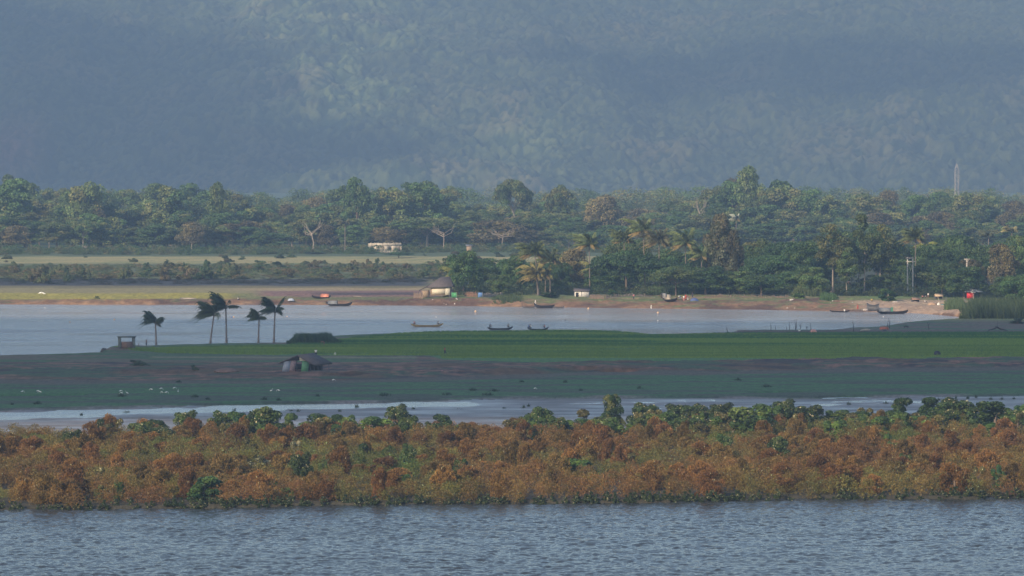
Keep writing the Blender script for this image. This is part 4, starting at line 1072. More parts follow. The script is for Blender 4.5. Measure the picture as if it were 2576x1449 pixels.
# ---------------------------------------------------------------- people
SKIN = mat('skin', (.17, .095, .06), .7, .15, 3)
SKIN_M, HAIR = SKIN, mat('hair', (.015, .012, .012), .6, .1)
CLOTH = {k: mat('cloth_' + k, c, .9, .2, 2) for k, c in dict(white=(.75, .73, .68), red=(.45, .05, .04), dark=(.03, .035, .05), blue=(.08, .14, .32), yellow=(.5, .38, .10), pink=(.5, .2, .2), brown=(.16, .09, .06), grey=(.2, .2, .2), green=(.06, .2, .12)).items()}
def skinned(name, J, E_, m, parent, sub=1):
    me = bpy.data.meshes.new(name); keys = list(J); ix = {k: i for i, k in enumerate(keys)}
    me.from_pydata([J[k][0] for k in keys], [(ix[a], ix[b]) for a, b in E_], [])
    o = bpy.data.objects.new(name, me); C.objects.link(o)
    md = o.modifiers.new('skin', 'SKIN'); md.use_smooth_shade = True
    for i, k in enumerate(keys):
        r = J[k][1]; v = me.skin_vertices[0].data[i]
        v.radius = (r, r) if not hasattr(r, '__len__') else r
        v.use_root = (i == 0)
    if sub:
        s = o.modifiers.new('sub', 'SUBSURF'); s.levels = sub; s.render_levels = sub
    dg = bpy.context.evaluated_depsgraph_get(); dg.update()
    m2 = bpy.data.meshes.new_from_object(o.evaluated_get(dg)); m2.name = name
    bpy.data.objects.remove(o); m2.materials.clear(); m2.materials.append(m)
    q = bpy.data.objects.new(name, m2); C.objects.link(q); q.parent = parent; return q
POSES = {
 'stand': {},
 'lookout': {'elR': (.34, .10, 1.42), 'wrR': (.16, .18, 1.62), 'haR': (.07, .16, 1.66), 'elL': (-.28, .02, 1.18), 'wrL': (-.32, .22, 1.12), 'haL': (-.33, .30, 1.13)},
 'walk': {'knL': (-.10, .20, .52), 'anL': (-.10, .26, .10), 'toL': (-.11, .40, .06), 'knR': (.10, -.02, .48), 'anR': (.10, -.26, .14), 'toR': (.10, -.16, .02), 'elL': (-.24, -.12, 1.14), 'wrL': (-.24, -.04, .92), 'haL': (-.24, 0, .84), 'elR': (.24, .08, 1.13), 'wrR': (.22, .26, .98), 'haR': (.22, .33, .94)},
 'carry': {'elL': (-.30, .05, 1.50), 'wrL': (-.20, .05, 1.74), 'haL': (-.14, .05, 1.80), 'elR': (.30, .05, 1.50), 'wrR': (.20, .05, 1.74), 'haR': (.14, .05, 1.80)},
 'bend': {'spi': (0, .16, 1.02), 'che': (0, .42, 1.08), 'nec': (0, .54, 1.08), 'hea': (0, .64, 1.04), 'top': (0, .72, 1.0), 'shL': (-.17, .42, 1.08), 'shR': (.17, .42, 1.08), 'elL': (-.2, .5, .82), 'wrL': (-.16, .58, .6), 'haL': (-.15, .62, .52), 'elR': (.2, .5, .82), 'wrR': (.16, .58, .6), 'haR': (.15, .62, .52)},
 'sit': {'pel': (0, 0, .16), 'spi': (0, .0, .40), 'che': (0, .05, .64), 'nec': (0, .09, .77), 'hea': (0, .12, .88), 'top': (0, .12, .98), 'shL': (-.17, .05, .66), 'shR': (.17, .05, .66), 'hiL': (-.10, .04, .14), 'hiR': (.10, .04, .14), 'knL': (-.16, .40, .44), 'anL': (-.12, .50, .08), 'toL': (-.12, .64, .04), 'knR': (.16, .40, .44), 'anR': (.12, .50, .08), 'toR': (.12, .64, .04),
         'elL': (-.26, .16, .42), 'wrL': (-.16, .36, .44), 'haL': (-.10, .42, .46), 'elR': (.26, .16, .42), 'wrR': (.16, .36, .44), 'haR': (.10, .42, .46)},
}
POSES['paddle'] = dict(POSES['sit'], elL=(-.30, .22, .62), wrL=(-.28, .44, .72), haL=(-.27, .51, .75), elR=(.28, .26, .44), wrR=(.02, .46, .42), haR=(-.08, .50, .42))
BASEJ = {'pel': ((0, 0, .92), (.14, .11)), 'spi': ((0, .01, 1.14), (.125, .09)), 'che': ((0, 0, 1.36), (.15, .10)), 'nec': ((0, 0, 1.49), .052), 'hea': ((0, .02, 1.59), (.078, .09)), 'top': ((0, .01, 1.68), (.06, .07)),
 'shL': ((-.17, 0, 1.40), .06), 'elL': ((-.23, 0, 1.12), .042), 'wrL': ((-.24, .06, .88), .028), 'haL': ((-.24, .08, .79), (.03, .022)), 'shR': ((.17, 0, 1.40), .06), 'elR': ((.23, 0, 1.12), .042), 'wrR': ((.24, .06, .88), .028), 'haR': ((.24, .08, .79), (.03, .022)),
 'hiL': ((-.09, 0, .88), .09), 'knL': ((-.10, .02, .48), .055), 'anL': ((-.10, 0, .08), .038), 'toL': ((-.11, .14, .03), (.035, .028)), 'hiR': ((.09, 0, .88), .09), 'knR': ((.10, .02, .48), .055), 'anR': ((.10, 0, .08), .038), 'toR': ((.11, .14, .03), (.035, .028))}
BE = [('pel', 'spi'), ('spi', 'che'), ('che', 'nec'), ('nec', 'hea'), ('hea', 'top'), ('che', 'shL'), ('shL', 'elL'), ('elL', 'wrL'), ('wrL', 'haL'), ('che', 'shR'), ('shR', 'elR'), ('elR', 'wrR'), ('wrR', 'haR'),
      ('pel', 'hiL'), ('hiL', 'knL'), ('knL', 'anL'), ('anL', 'toL'), ('pel', 'hiR'), ('hiR', 'knR'), ('knR', 'anR'), ('anR', 'toR')]
def person(p, pose, rz, shirt, wrap, label, scale=1.0, bare=False, group=None):
    J = {k: (tuple(POSES[pose].get(k, v[0])), v[1]) for k, v in BASEJ.items()}
    root = empty('person', p, R(rz)); root.scale = (scale,) * 3
    tag(root, label, 'person', group)
    h = Vector(J['hea'][0]); t = Vector(J['top'][0]); up = (t - h).normalized(); fw = Vector((0, 1, 0)); fw = (fw - up * fw.dot(up)).normalized()
    for k, v in (('nos', h + fw * .105 - up * .005), ('chi', h + fw * .07 - up * .085)): J[k] = (tuple(v), .016 if k == 'nos' else .03)
    E2 = list(BE) + [('hea', 'nos'), ('hea', 'chi')]
    for s in 'LR':                                              # four fingers and a thumb on each hand
        a = Vector(J['ha' + s][0]); d = (a - Vector(J['wr' + s][0])).normalized(); sd = d.cross(Vector((0, 0, 1)) if abs(d.z) < .9 else Vector((0, 1, 0))).normalized()
        for i, ln in enumerate((.085, .095, .09, .07)):
            o_ = sd * (.012 * (i - 1.5) * 1.6)
            J['f%s%d' % (s, i)] = (tuple(a + o_ + d * ln * .9 + sd.cross(d) * .02), .009); E2.append(('ha' + s, 'f%s%d' % (s, i)))
        J['t' + s] = (tuple(a - d * .02 + sd * .055), .010); E2.append(('wr' + s, 't' + s))
    skinned('body', J, E2, SKIN_M, root)
    g = lambda k, r: (J[k][0], r)
    hj = {'a': (tuple(h + up * .03 - fw * .025), (.09, .095)), 'b': (tuple(t + up * .02 - fw * .01), (.07, .08))}
    skinned('hair', hj, [('a', 'b')], HAIR, root)
    if not bare:
        S = {'pel': g('pel', (.165, .13)), 'spi': g('spi', (.16, .12)), 'che': g('che', (.175, .13)), 'shL': g('shL', .085), 'shR': g('shR', .085)}
        for s in 'LR': S['el' + s] = (tuple(Vector(J['sh' + s][0]).lerp(Vector(J['el' + s][0]), .7)), .066)
        skinned('shirt', S, [('pel', 'spi'), ('spi', 'che'), ('che', 'shL'), ('che', 'shR'), ('shL', 'elL'), ('shR', 'elR')], CLOTH[shirt], root)
    W_ = {'pel': g('pel', (.165, .135)), 'hiL': g('hiL', .115), 'hiR': g('hiR', .115), 'knL': g('knL', .10), 'knR': g('knR', .10)}
    e_ = [('pel', 'hiL'), ('pel', 'hiR'), ('hiL', 'knL'), ('hiR', 'knR')]
    if pose not in ('sit', 'paddle'):
        for s in 'LR': W_['an' + s] = (tuple(Vector(J['kn' + s][0]).lerp(Vector(J['an' + s][0]), .6)), .085); e_.append(('kn' + s, 'an' + s))
    skinned('wrap', W_, e_, CLOTH[wrap], root)
    return root
def stand(X, Y, *a, **k):
    return person(on(X, Y), *a, **k)
stand(368, 872, 'lookout', -60, 'dark', 'dark', 'person shading the eyes with one hand, standing between the kiosk and the first palm', .95, bare=True)
stand(348, 874, 'sit', -80, 'brown', 'brown', 'person sitting on the ground right beside the stone kiosk', bare=True)
stand(815, 871, 'bend', 100, 'brown', 'brown', 'bare backed person bending in the rice below the reed clump', bare=True)
stand(794.6, 899, 'stand', 10, 'white', 'dark', 'person in a white shirt behind the roof of the leaning thatched hut', 1.05)
stand(1119, 893, 'walk', -100, 'red', 'dark', 'person in a red top and dark trousers walking along the field path')
stand(1115, 944, 'bend', 60, 'pink', 'brown', 'small figure stooping on the dark mud bank below the walker', .8)
for X, Y, ps, rz, a, b, lb in [
 (1594, 754, 'stand', 180, 'pink', 'dark', 'person standing by the long bamboo poles on the far bank'), (1686, 757, 'stand', 200, 'pink', 'brown', 'person at the mouth of the beige covered boat'),
 (1703, 755, 'sit', 120, 'white', 'dark', 'person in white sitting beside the dark red boat, left of the group'), (1711, 754, 'bend', 90, 'white', 'blue', 'person in white bending behind the dark red boat'),
 (1720, 758, 'stand', 180, 'white', 'pink', 'person in a white top standing in front of the dark red boat'), (1725, 755, 'carry', 180, 'red', 'red', 'tall figure in red with arms raised in the group by the boats'), (1730, 757, 'stand', 150, 'pink', 'white', 'person in pink at the right of the group by the boats'),
 (1742, 750, 'stand', 180, 'dark', 'dark', 'person in dark clothes behind the blue tarpaulin'), (1394, 763, 'stand', 180, 'white', 'dark', 'person in white beside the right moored boat'), (1410, 762, 'carry', 170, 'brown', 'red', 'person carrying a load on the head near the moored boats'),
 (2158, 780, 'walk', 80, 'red', 'red', 'person in red walking at the waterline left of the grey barge'), (2193, 765, 'stand', 180, 'yellow', 'dark', 'person in a yellow shirt on the bank above the grey barge'),
 (2270, 777, 'bend', -60, 'white', 'red', 'left one of two people in white stooping above the covered boat'), (2276, 777.5, 'bend', 60, 'white', 'brown', 'right one of two people in white stooping above the covered boat'),
 (2330, 767, 'bend', 80, 'white', 'dark', 'person in white bending left of the sand heap'), (2321, 750, 'sit', 150, 'pink', 'dark', 'left person sitting in the shade under the big tree'), (2328, 750, 'sit', 190, 'grey', 'dark', 'middle person sitting in the shade under the big tree'),
 (2335, 751, 'stand', 170, 'white', 'brown', 'person standing in the shade under the big tree'), (2456, 750, 'stand', 180, 'grey', 'dark', 'person under the grey roof of the red shop'), (2462, 750, 'sit', 180, 'pink', 'dark', 'person sitting under the grey roof of the red shop'),
 (590, 755, 'sit', 100, 'dark', 'dark', 'left one of two people sitting on the far bank above the tall palms'), (599, 755, 'sit', 240, 'white', 'dark', 'right one of two people sitting on the far bank above the tall palms')]:
    stand(X, Y, ps, rz, a, b, lb)

# ---------------------------------------------------------------- boats
WOODY = mat('weathered_yellow_wood', (.42, .30, .14), .7, .3, 2, stretch=(.3, 2, 2))
WOODD = mat('dark_tarred_wood', (.035, .035, .045), .55, .4, 2, stretch=(.3, 2, 2))
WOODG = mat('grey_wood', (.15, .15, .16), .8, .35, 2, stretch=(.3, 2, 2))
WOODR = mat('red_brown_wood', (.12, .05, .045), .8, .35, 2)
WOODB = mat('bleached_wood', (.42, .36, .28), .85, .3, 2)
MATTING = mat('woven_matting', (.20, .21, .22), .9, .3, 4)
BEIGE = mat('beige_canvas', (.52, .43, .31), .9, .3, 2)
def boat(X, Yb, Lpx, label, m=WOODD, D=.45, rise=.55, stern=None, beam=1.15, rz=0.0, z=None, group=None, name='canoe', tilt=0.0, thw=3):
    """Lpx is the length in the photo; Yb the row of the waterline or keel"""
    if z is None: p = on(X, Yb)
    else: p = at(X, Yb, z)
    L = Lpx / ppm(p.y) / max(.25, abs(math.cos(R(rz)))); stern = rise if stern is None else stern
    root = empty(name, p, R(rz)); root.rotation_euler[1] = R(tilt); tag(root, label, 'boat', group)
    n = 17; O, I = [], []
    for i in range(n):
        t = -1 + 2 * i / (n - 1); r = rise if t > 0 else stern; e = abs(t)
        b = beam / 2 * max(.05, (1 - e ** 2.6)) ** .7; top = D + r * e ** 3.2; k = -.12 + (r + .2) * e ** 5
        for s, lst, th in ((0, O, 0.0), (1, I, .05)):
            row = []
            for j in range(7):
                a = -1 + 2 * j / 6; bb = max(b - th, .012)
                row.append((t * (L / 2 - th), bb * math.sin(a * math.pi / 2) * (abs(a) ** .15 if a else 0), (k + th) + (top - k - th * (1 if True else 0)) * (1 - math.cos(a * math.pi / 2)) ** .8))
            lst.append(row)
    V = [v for r_ in O for v in r_] + [v for r_ in I for v in r_]; F = []; o2 = n * 7
    for i in range(n - 1):
        for j in range(6):
            a = i * 7 + j; F.append([a, a + 7, a + 8, a + 1]); a += o2; F.append([a, a + 1, a + 8, a + 7])
        for j in (0, 6):
            a = i * 7 + j; F.append([a, a + 7, a + 7 + o2, a + o2])
    for i in (0, n - 1):
        for j in range(6):
            a = i * 7 + j; F.append([a, a + 1, a + 1 + o2, a + o2])
    MB().raw(V, F).build('hull', m, root, smooth=True)
    for q in range(thw):
        x = L * (-.28 + .28 * q); MB().box((x, 0, D - .1), (.2, beam * .9, .04)).build('thwart', m, root)
    MB().tube([(L * .485, 0, D + rise * .6), (L * .5, 0, D + rise + .18)], .04, 5).build('bow_post', m, root)
    return root, L
def canopy(root, x0, x1, r, z, m, hgt=None, name='canopy', ry=None):
    V = []; F = []; n = 10; hgt = hgt or r
    for th in (0, .05):
        for x in (x0, (x0 + x1) / 2, x1):
            for k in range(n + 1):
                a = math.pi * k / n; V.append((x, math.cos(a) * (r - th), z + math.sin(a) * (hgt - th)))
    w_ = n + 1; o = 3 * w_
    for i in range(2):
        for k in range(n):
            a = i * w_ + k; F.append([a, a + 1, a + w_ + 1, a + w_]); F.append([a + o, a + w_ + o, a + w_ + 1 + o, a + 1 + o])
    for i in (0, 2):
        for k in range(n):
            a = i * w_ + k; F.append([a, a + 1, a + 1 + o, a + o])
    for i in range(2):
        for k in (0, n):
            a = i * w_ + k; F.append([a, a + w_, a + w_ + o, a + o])
    return MB().raw(V, F).build(name, m, root)
def paddle(p, rz, label, L=1.5, lean=.5):
    root = MB().tube([(0, 0, 0), (0, 0, L)], .022, 6).box((0, 0, -.22), (.16, .025, .46), top=.8).tube([(-.06, 0, L), (.06, 0, L)], .022, 5).build('paddle', WOODB)
    root.location = p; root.rotation_euler = (0, R(35) * lean * 2, R(rz)); return tag(root, label, 'paddle')
CB = 'canoes paddled by pairs on the river'
def crew(root, L, specs):
    c, s = math.cos(root.rotation_euler[2]), math.sin(root.rotation_euler[2])
    for u, ps, rz, a, b, lb in specs:
        q = root.location + Vector((u * L * c, u * L * s, .58))
        person(q, ps, rz, a, b, lb, bare=(a == 'skin'))
r_, L = boat(1074.5, 822, 81, 'pale yellow canoe with two people, largest and leftmost of the three on the river', WOODY, .40, .55, .45, 1.2, 4, 0, CB)
crew(r_, L, [(-.41, 'paddle', -75, 'pink', 'brown', 'paddler at the left end of the yellow canoe'), (.37, 'paddle', 100, 'white', 'dark', 'person in a white top at the right end of the yellow canoe')])
paddle(r_.location + Vector((-3.9, -.5, .1)), 10, 'paddle of the left paddler in the yellow canoe', lean=-.5)
r_, L = boat(1258, 829.5, 64, 'dark canoe with two people, middle one of the three on the river', WOODD, .36, .5, .35, 1.1, -3, 0, CB)
crew(r_, L, [(-.41, 'paddle', -80, 'dark', 'dark', 'dark paddler at the left end of the middle canoe'), (.35, 'paddle', 95, 'grey', 'dark', 'paddler at the right end of the middle canoe')])
paddle(r_.location + Vector((-3.3, -.5, .1)), 0, 'paddle of the left paddler in the middle canoe', lean=-.5)
r_, L = boat(1353, 831, 53, 'short dark canoe with three people, rightmost of the three on the river', WOODD, .36, .45, .5, 1.05, 5, 0, CB)
crew(r_, L, [(-.44, 'paddle', -80, 'blue', 'dark', 'paddler in blue at the left end of the right canoe'), (-.32, 'sit', 90, 'white', 'dark', 'person behind the blue paddler in the right canoe'), (.34, 'paddle', 90, 'pink', 'dark', 'paddler at the right end of the right canoe')])
paddle(r_.location + Vector((2.2, -.5, .1)), 0, 'paddle of the right paddler in the right canoe', lean=.5)
r_, L = boat(853, 770, 66, 'covered dark boat with a rounded mat roof at the waterline above the palms', WOODD, .6, .7, .8, 1.6, -6, 0, None, 'covered_boat')
canopy(r_, -L * .42, -L * .06, .72, .62, MATTING, .95)
r_, L = boat(808, 750.5, 48, 'beached boat with an orange and white cloth roof behind the covered boat', WOODD, .5, .4, .5, 1.4, -8, None, None, 'beached_boat')
canopy(r_, -L * .02, L * .42, .7, .42, mat('orange_cloth', (.62, .24, .16), .9, .5, 1.2), .95)
for X, Y, w_, m, lb in [(856, 749.5, 16, WOODR, 'small reddish canoe drawn up right of the orange roofed boat'), (1330, 774.5, 33, WOODG, 'grey canoe moored left of the big dark boat'), (1405, 775, 28, WOODG, 'grey canoe moored right of the big dark boat'),
                        (1408, 763, 20, WOODD, 'small dark canoe on the bank behind the moored boats'), (1448, 761, 20, WOODD, 'dark canoe beached below the white shed'), (1604, 757, 10, WOODD, 'tiny dark canoe beside the bamboo poles'),
                        (2112, 785, 50, WOODD, 'low thin canoe at the waterline, right of centre on the far shore'), (1713, 757, 26, WOODR, 'dark red boat hull beside the group of people')]:
    boat(X, Y, w_, lb, m, .3, .25, None, .9, rnd.uniform(-6, 6), 0 if Y > 768 else None, name='canoe', thw=2)
person(at(2124.5, 785, .15), 'sit', 0, 'white', 'dark', 'person in white sitting in the low thin canoe')
r_, L = boat(1369, 775, 52, 'long dark boat with a raised left end moored at the far bank', WOODD, .7, .3, .9, 1.7, 3, 0, None, 'moored_boat')
person(r_.location + Vector((-L * .42, 0, .7)), 'stand', 120, 'white', 'white', 'person in white at the raised end of the long dark boat')
r_, L = boat(1686, 758, 36, 'beached dark boat under a beige canvas tunnel on the far bank', WOODD, .6, .5, .6, 1.8, 18, None, None, 'covered_boat')
canopy(r_, -L * .5, -L * .02, .95, .6, BEIGE, 1.35); canopy(r_, -L * .62, -L * .3, .85, 1.0, mat('grey_canvas', (.33, .31, .27), .9, .3, 2), 1.3, 'rear_canopy')
r_, L = boat(2196, 781, 30, 'blunt grey barge end drawn up beside the covered boat on the right', WOODG, 1.5, .4, .6, 2.4, -25, None, None, 'barge')
r_, L = boat(2245, 789.5, 78, 'long dark covered boat with a grey roof at the right end of the river', WOODD, .65, .5, .5, 1.9, -2, 0, None, 'covered_boat')
canopy(r_, -L * .44, -L * .07, .85, .66, MATTING, 1.0); canopy(r_, -L * .06, L * .02, .75, .62, CLOTH['green'], 1.15, 'green_cover')
# overturned wreck on the near bank
def lump(name, X, Yb, w, h, m, label, cat, seed=0, dpt=None, z=None):
    p = on(X, Yb) if z is None else at(X, Yb, z); s = ppm(p.y); W, H = w / s, h / s; D_2 = dpt or W * .8
    bm = bmesh.new(); bmesh.ops.create_icosphere(bm, subdivisions=3, radius=1)
    rg = np.random.default_rng(seed)
    for v in bm.verts:
        k = 1 + .35 * (float(fbm(np.array([v.co.x * 2 + seed]), np.array([v.co.y * 2 + v.co.z]), .8, seed)[0]) - .5)
        v.co = Vector((v.co.x * W / 2 * k, v.co.y * D_2 / 2 * k, max(-.1, v.co.z) * H * k))
    me = bpy.data.meshes.new(name); bm.to_mesh(me); bm.free(); me.materials.append(m)
    o = bpy.data.objects.new(name, me); C.objects.link(o); o.location = p; return tag(o, label, cat)
def poles(name, X, Yb, w, rzs, m, label, cat='poles', n=3, th=.09, tilt=0.0):
    p = on(X, Yb); L = w / ppm(p.y); mb = MB(); rg = random.Random(int(X))
    for k in range(n):
        a = R(rzs + rg.uniform(-5, 5)); off = Vector((rg.uniform(-.1, .1) * L, k * .16, .12 + .05 * k)); d = Vector((math.cos(a), math.sin(a), tilt)) * L / 2 * rg.uniform(.8, 1)
        mb.tube([off - d, off + d * .1, off + d], [th * .6, th * .55, th * .4], 5)
    o = mb.build(name, m); o.location = p + Vector((0, 0, abs(tilt) * L / 2)); return tag(o, label, cat)
r_, L = boat(2224, 829, 24, 'overturned rusty hull on the near bank beside two tall stakes', mat('rusty_red', (.30, .10, .06), .9, .4, 2), .5, .2, .2, 1.6, 0, None, None, 'overturned_boat', thw=0)
r_.rotation_euler[0] = R(180); r_.location.z += .6
poles('broken_planks', 2178, 833, 26, 8, WOODB, 'heap of grey broken planks left of the rusty hull', 'planks', 6, .14, .05)
lump('cloth_heap', 2046, 836, 17, 8, mat('pink_cloth', (.55, .28, .24), .9, .6, 1.5), 'pink and white cloth heap between forked stakes on the near bank', 'cloth', 3)
lump('driftwood', 2023, 834, 7, 5, WOODD, 'dark driftwood lump left of the pink cloth heap', 'driftwood', 4)
lump('driftwood', 2225, 833, 12, 4, WOODD, 'dark driftwood lump in front of the rusty hull', 'driftwood', 5)
poles('woodpile', 473, 753, 42, 0, WOODB, 'pale raft of planks on the far bank above the left tall palms', 'planks', 6, .14)
poles('bamboo_poles', 1615, 755, 68, 8, WOODB, 'long bamboo poles propped up on the far bank, middle of the photo', 'poles', 3, .13, .10)
poles('log', 1024, 753, 48, -3, WOODG, 'long dark pole lying left of the stilt house', 'log', 2, .11)
poles('plank', 1088, 753, 44, 5, WOODB, 'pale plank lying in front of the stilt house', 'plank', 2, .14)
poles('log', 900, 746.5, 24, -10, WOODB, 'pale log lying on the far bank between the palms and the stilt house', 'log', 1, .18)
poles('log', 1540, 753, 34, 6, WOODG, 'grey log lying right of the white shed', 'log', 2, .12)
poles('broken_planks', 922, 748, 16, 10, WOODG, 'small heap of wood at the right of the pale log', 'planks', 4, .12)
poles('pole', 2062, 746, 15, 20, WOODB, 'pale pole lying in the high grass mound', 'pole', 1, .12)
poles('broken_planks', 2400, 775, 40, 3, WOODG, 'plank heap on the sand near the river end', 'planks', 4, .12)
poles('plank', 2440, 765, 20, 5, WOODB, 'pale plank on the sand below the red shop', 'plank', 1, .15)
BLUE = mat('blue_tarpaulin', (.06, .09, .22), .6, .3, 2)
lump('tarpaulin', 1747, 757.5, 21, 8, BLUE, 'blue tarpaulin hump right of the group of people', 'tarpaulin', 7, 1.6)
lump('tarpaulin', 732, 756, 18, 6, mat('pale_blue_sheet', (.35, .40, .48), .7, .4, 1), 'pale blue crumpled sheet on the far bank behind the right palm', 'tarpaulin', 8, 1.6)
lump('sack', 1676, 759, 6, 4, CLOTH['white'], 'white bundle in front of the beige covered boat', 'sack', 9)
lump('sack', 1992, 758, 16, 6, mat('dirty_white', (.5, .47, .42), .9, .3, 2), 'dirty white sheet on top of the red cliff', 'sheet', 10)
lump('sack', 843, 893, 6, 7, mat('pale_sack', (.42, .45, .36), .9, .3, 2), 'pale sack on the field path right of the leaning thatched hut', 'sack', 11)
lump('sack', 2361, 767, 7, 6, CLOTH['white'], 'white sack at the foot of a leaning post on the sand', 'sack', 12)
SAND = mat('sand', (.36, .24, .16), 1, .25, 2)
lump('sand_heap', 2345, 768.5, 24, 8, SAND, 'heap of sand in front of the shaded working place', 'sand heap', 13)
lump('sand_heap', 1372, 764, 44, 9, mat('red_earth', (.25, .12, .075), 1, .3, 1.5), 'red earth heap right behind the moored boats', 'earth heap', 14)
lump('sheet', 2374, 767, 18, 2, mat('teal_sheet', (.03, .22, .26), .6, .2, 2), 'teal sheet spread on the sand by the posts', 'sheet', 15)
lump('rubble_heap', 2176, 781, 16, 5, mat('pale_rubble', (.40, .34, .29), 1, .6, 3), 'heap of pale rubble at the foot of the person in yellow', 'rubble', 16)
lump('rubble_heap', 2254, 762, 22, 5, mat('pale_rubble', (.4, .34, .29)), 'strip of pale rubble under the leaning post', 'rubble', 17)
lump('stone_heap', 570, 935, 62, 9, mat('mud_heap', (.16, .10, .08), 1, .4, 1.5), 'low mound of brown earth on the bank left of the leaning hut', 'earth heap', 18, 5)
lump('boulder', 262, 888, 20, 13, mat('dark_rock', (.06, .055, .05), 1, .3, 1), 'dark rounded rock at the left tip of the kiosk mound', 'rock', 19, 2)
# rubbish strewn on the red bank below the stilt house
rb = random.Random(8)
for k in range(22):
    X = rb.uniform(1085, 1250); Y = rb.uniform(751, 767)
    lump('rubbish', X, Y, rb.uniform(2, 5), rb.uniform(1.5, 3), CLOTH['white'] if k % 3 else mat('pale_rubble', (.4, .34, .29)), 'bit of pale rubbish on the red bank below the stilt house', 'rubbish', 100 + k)['group'] = 'rubbish on the red bank'
for k in range(16):
    X = rb.uniform(1960, 2180); Y = rb.uniform(757, 776)
    lump('rubbish', X, Y, rb.uniform(2, 5), rb.uniform(1.2, 2.5), mat('dirty_white', (.5, .47, .42)), 'pale stone or scrap on the bare slope right of the red cliff', 'rubbish', 130 + k)['group'] = 'scraps on the bare slope'
# buoys
for X, Y, c, w_, lb in [(176, 811, 'o', 5, 'cream float, left one of two beyond the kiosk'), (288, 805, 'o', 6, 'cream float, right one of two beyond the kiosk'), (588, 799, 'o', 6, 'orange float with a blue one beside it, right of the tallest palm'), (583, 799, 'b', 5, 'blue float touching an orange one'),
                        (722, 797, 'o', 4, 'white float with a blue one beside it, right of the palm row'), (727, 797, 'b', 4, 'blue float touching a white one'), (1196, 784.5, 'o', 7, 'orange float between the stilt house and the middle canoe'), (1480, 777.5, 'o', 7, 'orange float near the far shore below the white shed'),
                        (1655, 788, 'o', 7, 'orange float below the beige covered boat'), (113, 775, 'w', 3, 'tiny white float near the far shore at the left edge'), (1097, 798, 'w', 3, 'tiny white float above the yellow canoe'), (1655, 807, 'w', 3, 'tiny white float in the middle of the river'), (2222, 797.5, 'w', 3, 'tiny white float below the long covered boat'), (1422, 806, 'd', 4, 'dark float right of the canoes')]:
    m = {'o': mat('float_orange', (.62, .42, .26), .5, .4, 3), 'b': CLOTH['blue'], 'w': CLOTH['white'], 'd': WOODD}[c]
    p = at(X, Y, 0); r = w_ * .4 / ppm(p.y); mb = MB()
    mb.tube([(0, 0, -r * .9), (0, 0, -r * .6), (0, 0, 0), (0, 0, r * .6), (0, 0, r * .95)], [r * .3, r * .8, r, r * .75, r * .2], 10)
    mb.tube([(0, 0, r * .9), (0, 0, r * 1.25)], r * .15, 6)
    o = mb.build('float', m, smooth=True); o.location = p + Vector((0, 0, r * .5)); tag(o, lb, 'float', 'floats on the river')

# ---------------------------------------------------------------- egrets, goat, umbrella
def egret_mesh(pose):
    mb = MB(); z = .34
    mb.tube([(-.30, 0, z + .02), (-.18, 0, z + .06), (0, 0, z + .12), (.14, 0, z + .16), (.22, 0, z + .20)], [.015, .06, .095, .075, .03], 8)
    if pose: nk = [(.20, 0, z + .18), (.27, 0, z + .30), (.23, 0, z + .42), (.29, 0, z + .50), (.35, 0, z + .50)]
    else: nk = [(.20, 0, z + .16), (.33, 0, z + .16), (.40, 0, z + .04), (.45, 0, z - .08), (.49, 0, z - .12)]
    mb.tube(nk, [.035, .022, .02, .03, .022], 6); return mb
W_BIRD, BEAK = mat('white_feathers', (.85, .84, .80), .8, .05, 3), mat('beak_and_legs', (.30, .22, .05), .6, .1)
def egret(X, Y, pose, rz, label, s=1.0):
    p = on(X, Y); root = empty('egret', p, R(rz)); root.scale = (s,) * 3; tag(root, label, 'bird', 'egrets in the marsh')
    egret_mesh(pose).build('body', W_BIRD, root, smooth=True)
    a = Vector((.35, 0, .84)) if pose else Vector((.49, 0, .22)); b = a + (Vector((.14, 0, -.01)) if pose else Vector((.05, 0, -.12)))
    MB().tube([a, b], [.014, .003], 5).build('beak', BEAK, root)
    for y_ in (-.035, .035): MB().tube([(0, y_, .40), (.02, y_, .2), (-.01, y_, 0)], .009, 5).build('leg', BEAK, root)
for X, Y, ps, rz, lb in [(56, 990, 0, 20, 'small egret at the far left of the marsh'), (95, 988.5, 0, 0, 'left one of two egrets touching near the left edge'), (101, 991, 0, 190, 'right one of two egrets touching near the left edge'), (303, 988.5, 0, 20, 'upper egret of three around a grass tuft below the kiosk'),
 (306, 993.5, 0, 170, 'lower left egret of three around a grass tuft below the kiosk'), (320, 994, 1, 200, 'upright egret right of the grass tuft below the kiosk'), (381, 984.5, 0, 180, 'leftmost egret of the loose group below the first palm'), (404.5, 982.5, 0, 0, 'upper middle egret of the loose group below the first palm'),
 (408, 992, 0, 150, 'lower left egret of the loose group below the first palm'), (418, 992, 0, 10, 'lower right egret of the loose group below the first palm'), (438, 981, 0, 10, 'upper right egret of the loose group below the first palm'), (448, 990, 1, 90, 'smallest egret at the right of the loose group'),
 (682, 988, 1, 10, 'left one of two egrets with raised necks in the marsh'), (701, 987, 0, 190, 'right one of two egrets below the leaning hut'), (838.6, 960.5, 0, 0, 'lone egret near the narrow white pool by the hut'), (1345.6, 982, 0, 30, 'single egret in the middle of the marsh')]:
    egret(X, Y, ps, rz, lb, .9)
egret(102, 745, 0, 0, 'left white bird in the yellow field of the far bank', 2.2); egret(110, 745, 0, 180, 'right white bird in the yellow field of the far bank', 1.9)
egret(2011, 837, 1, 0, 'white bird under the forked stakes on the near bank', 1.1)
p = on(2279, 827); goat = empty('goat', p, R(15)); tag(goat, 'black goat grazing on the near bank, right of the rusty hull', 'goat')
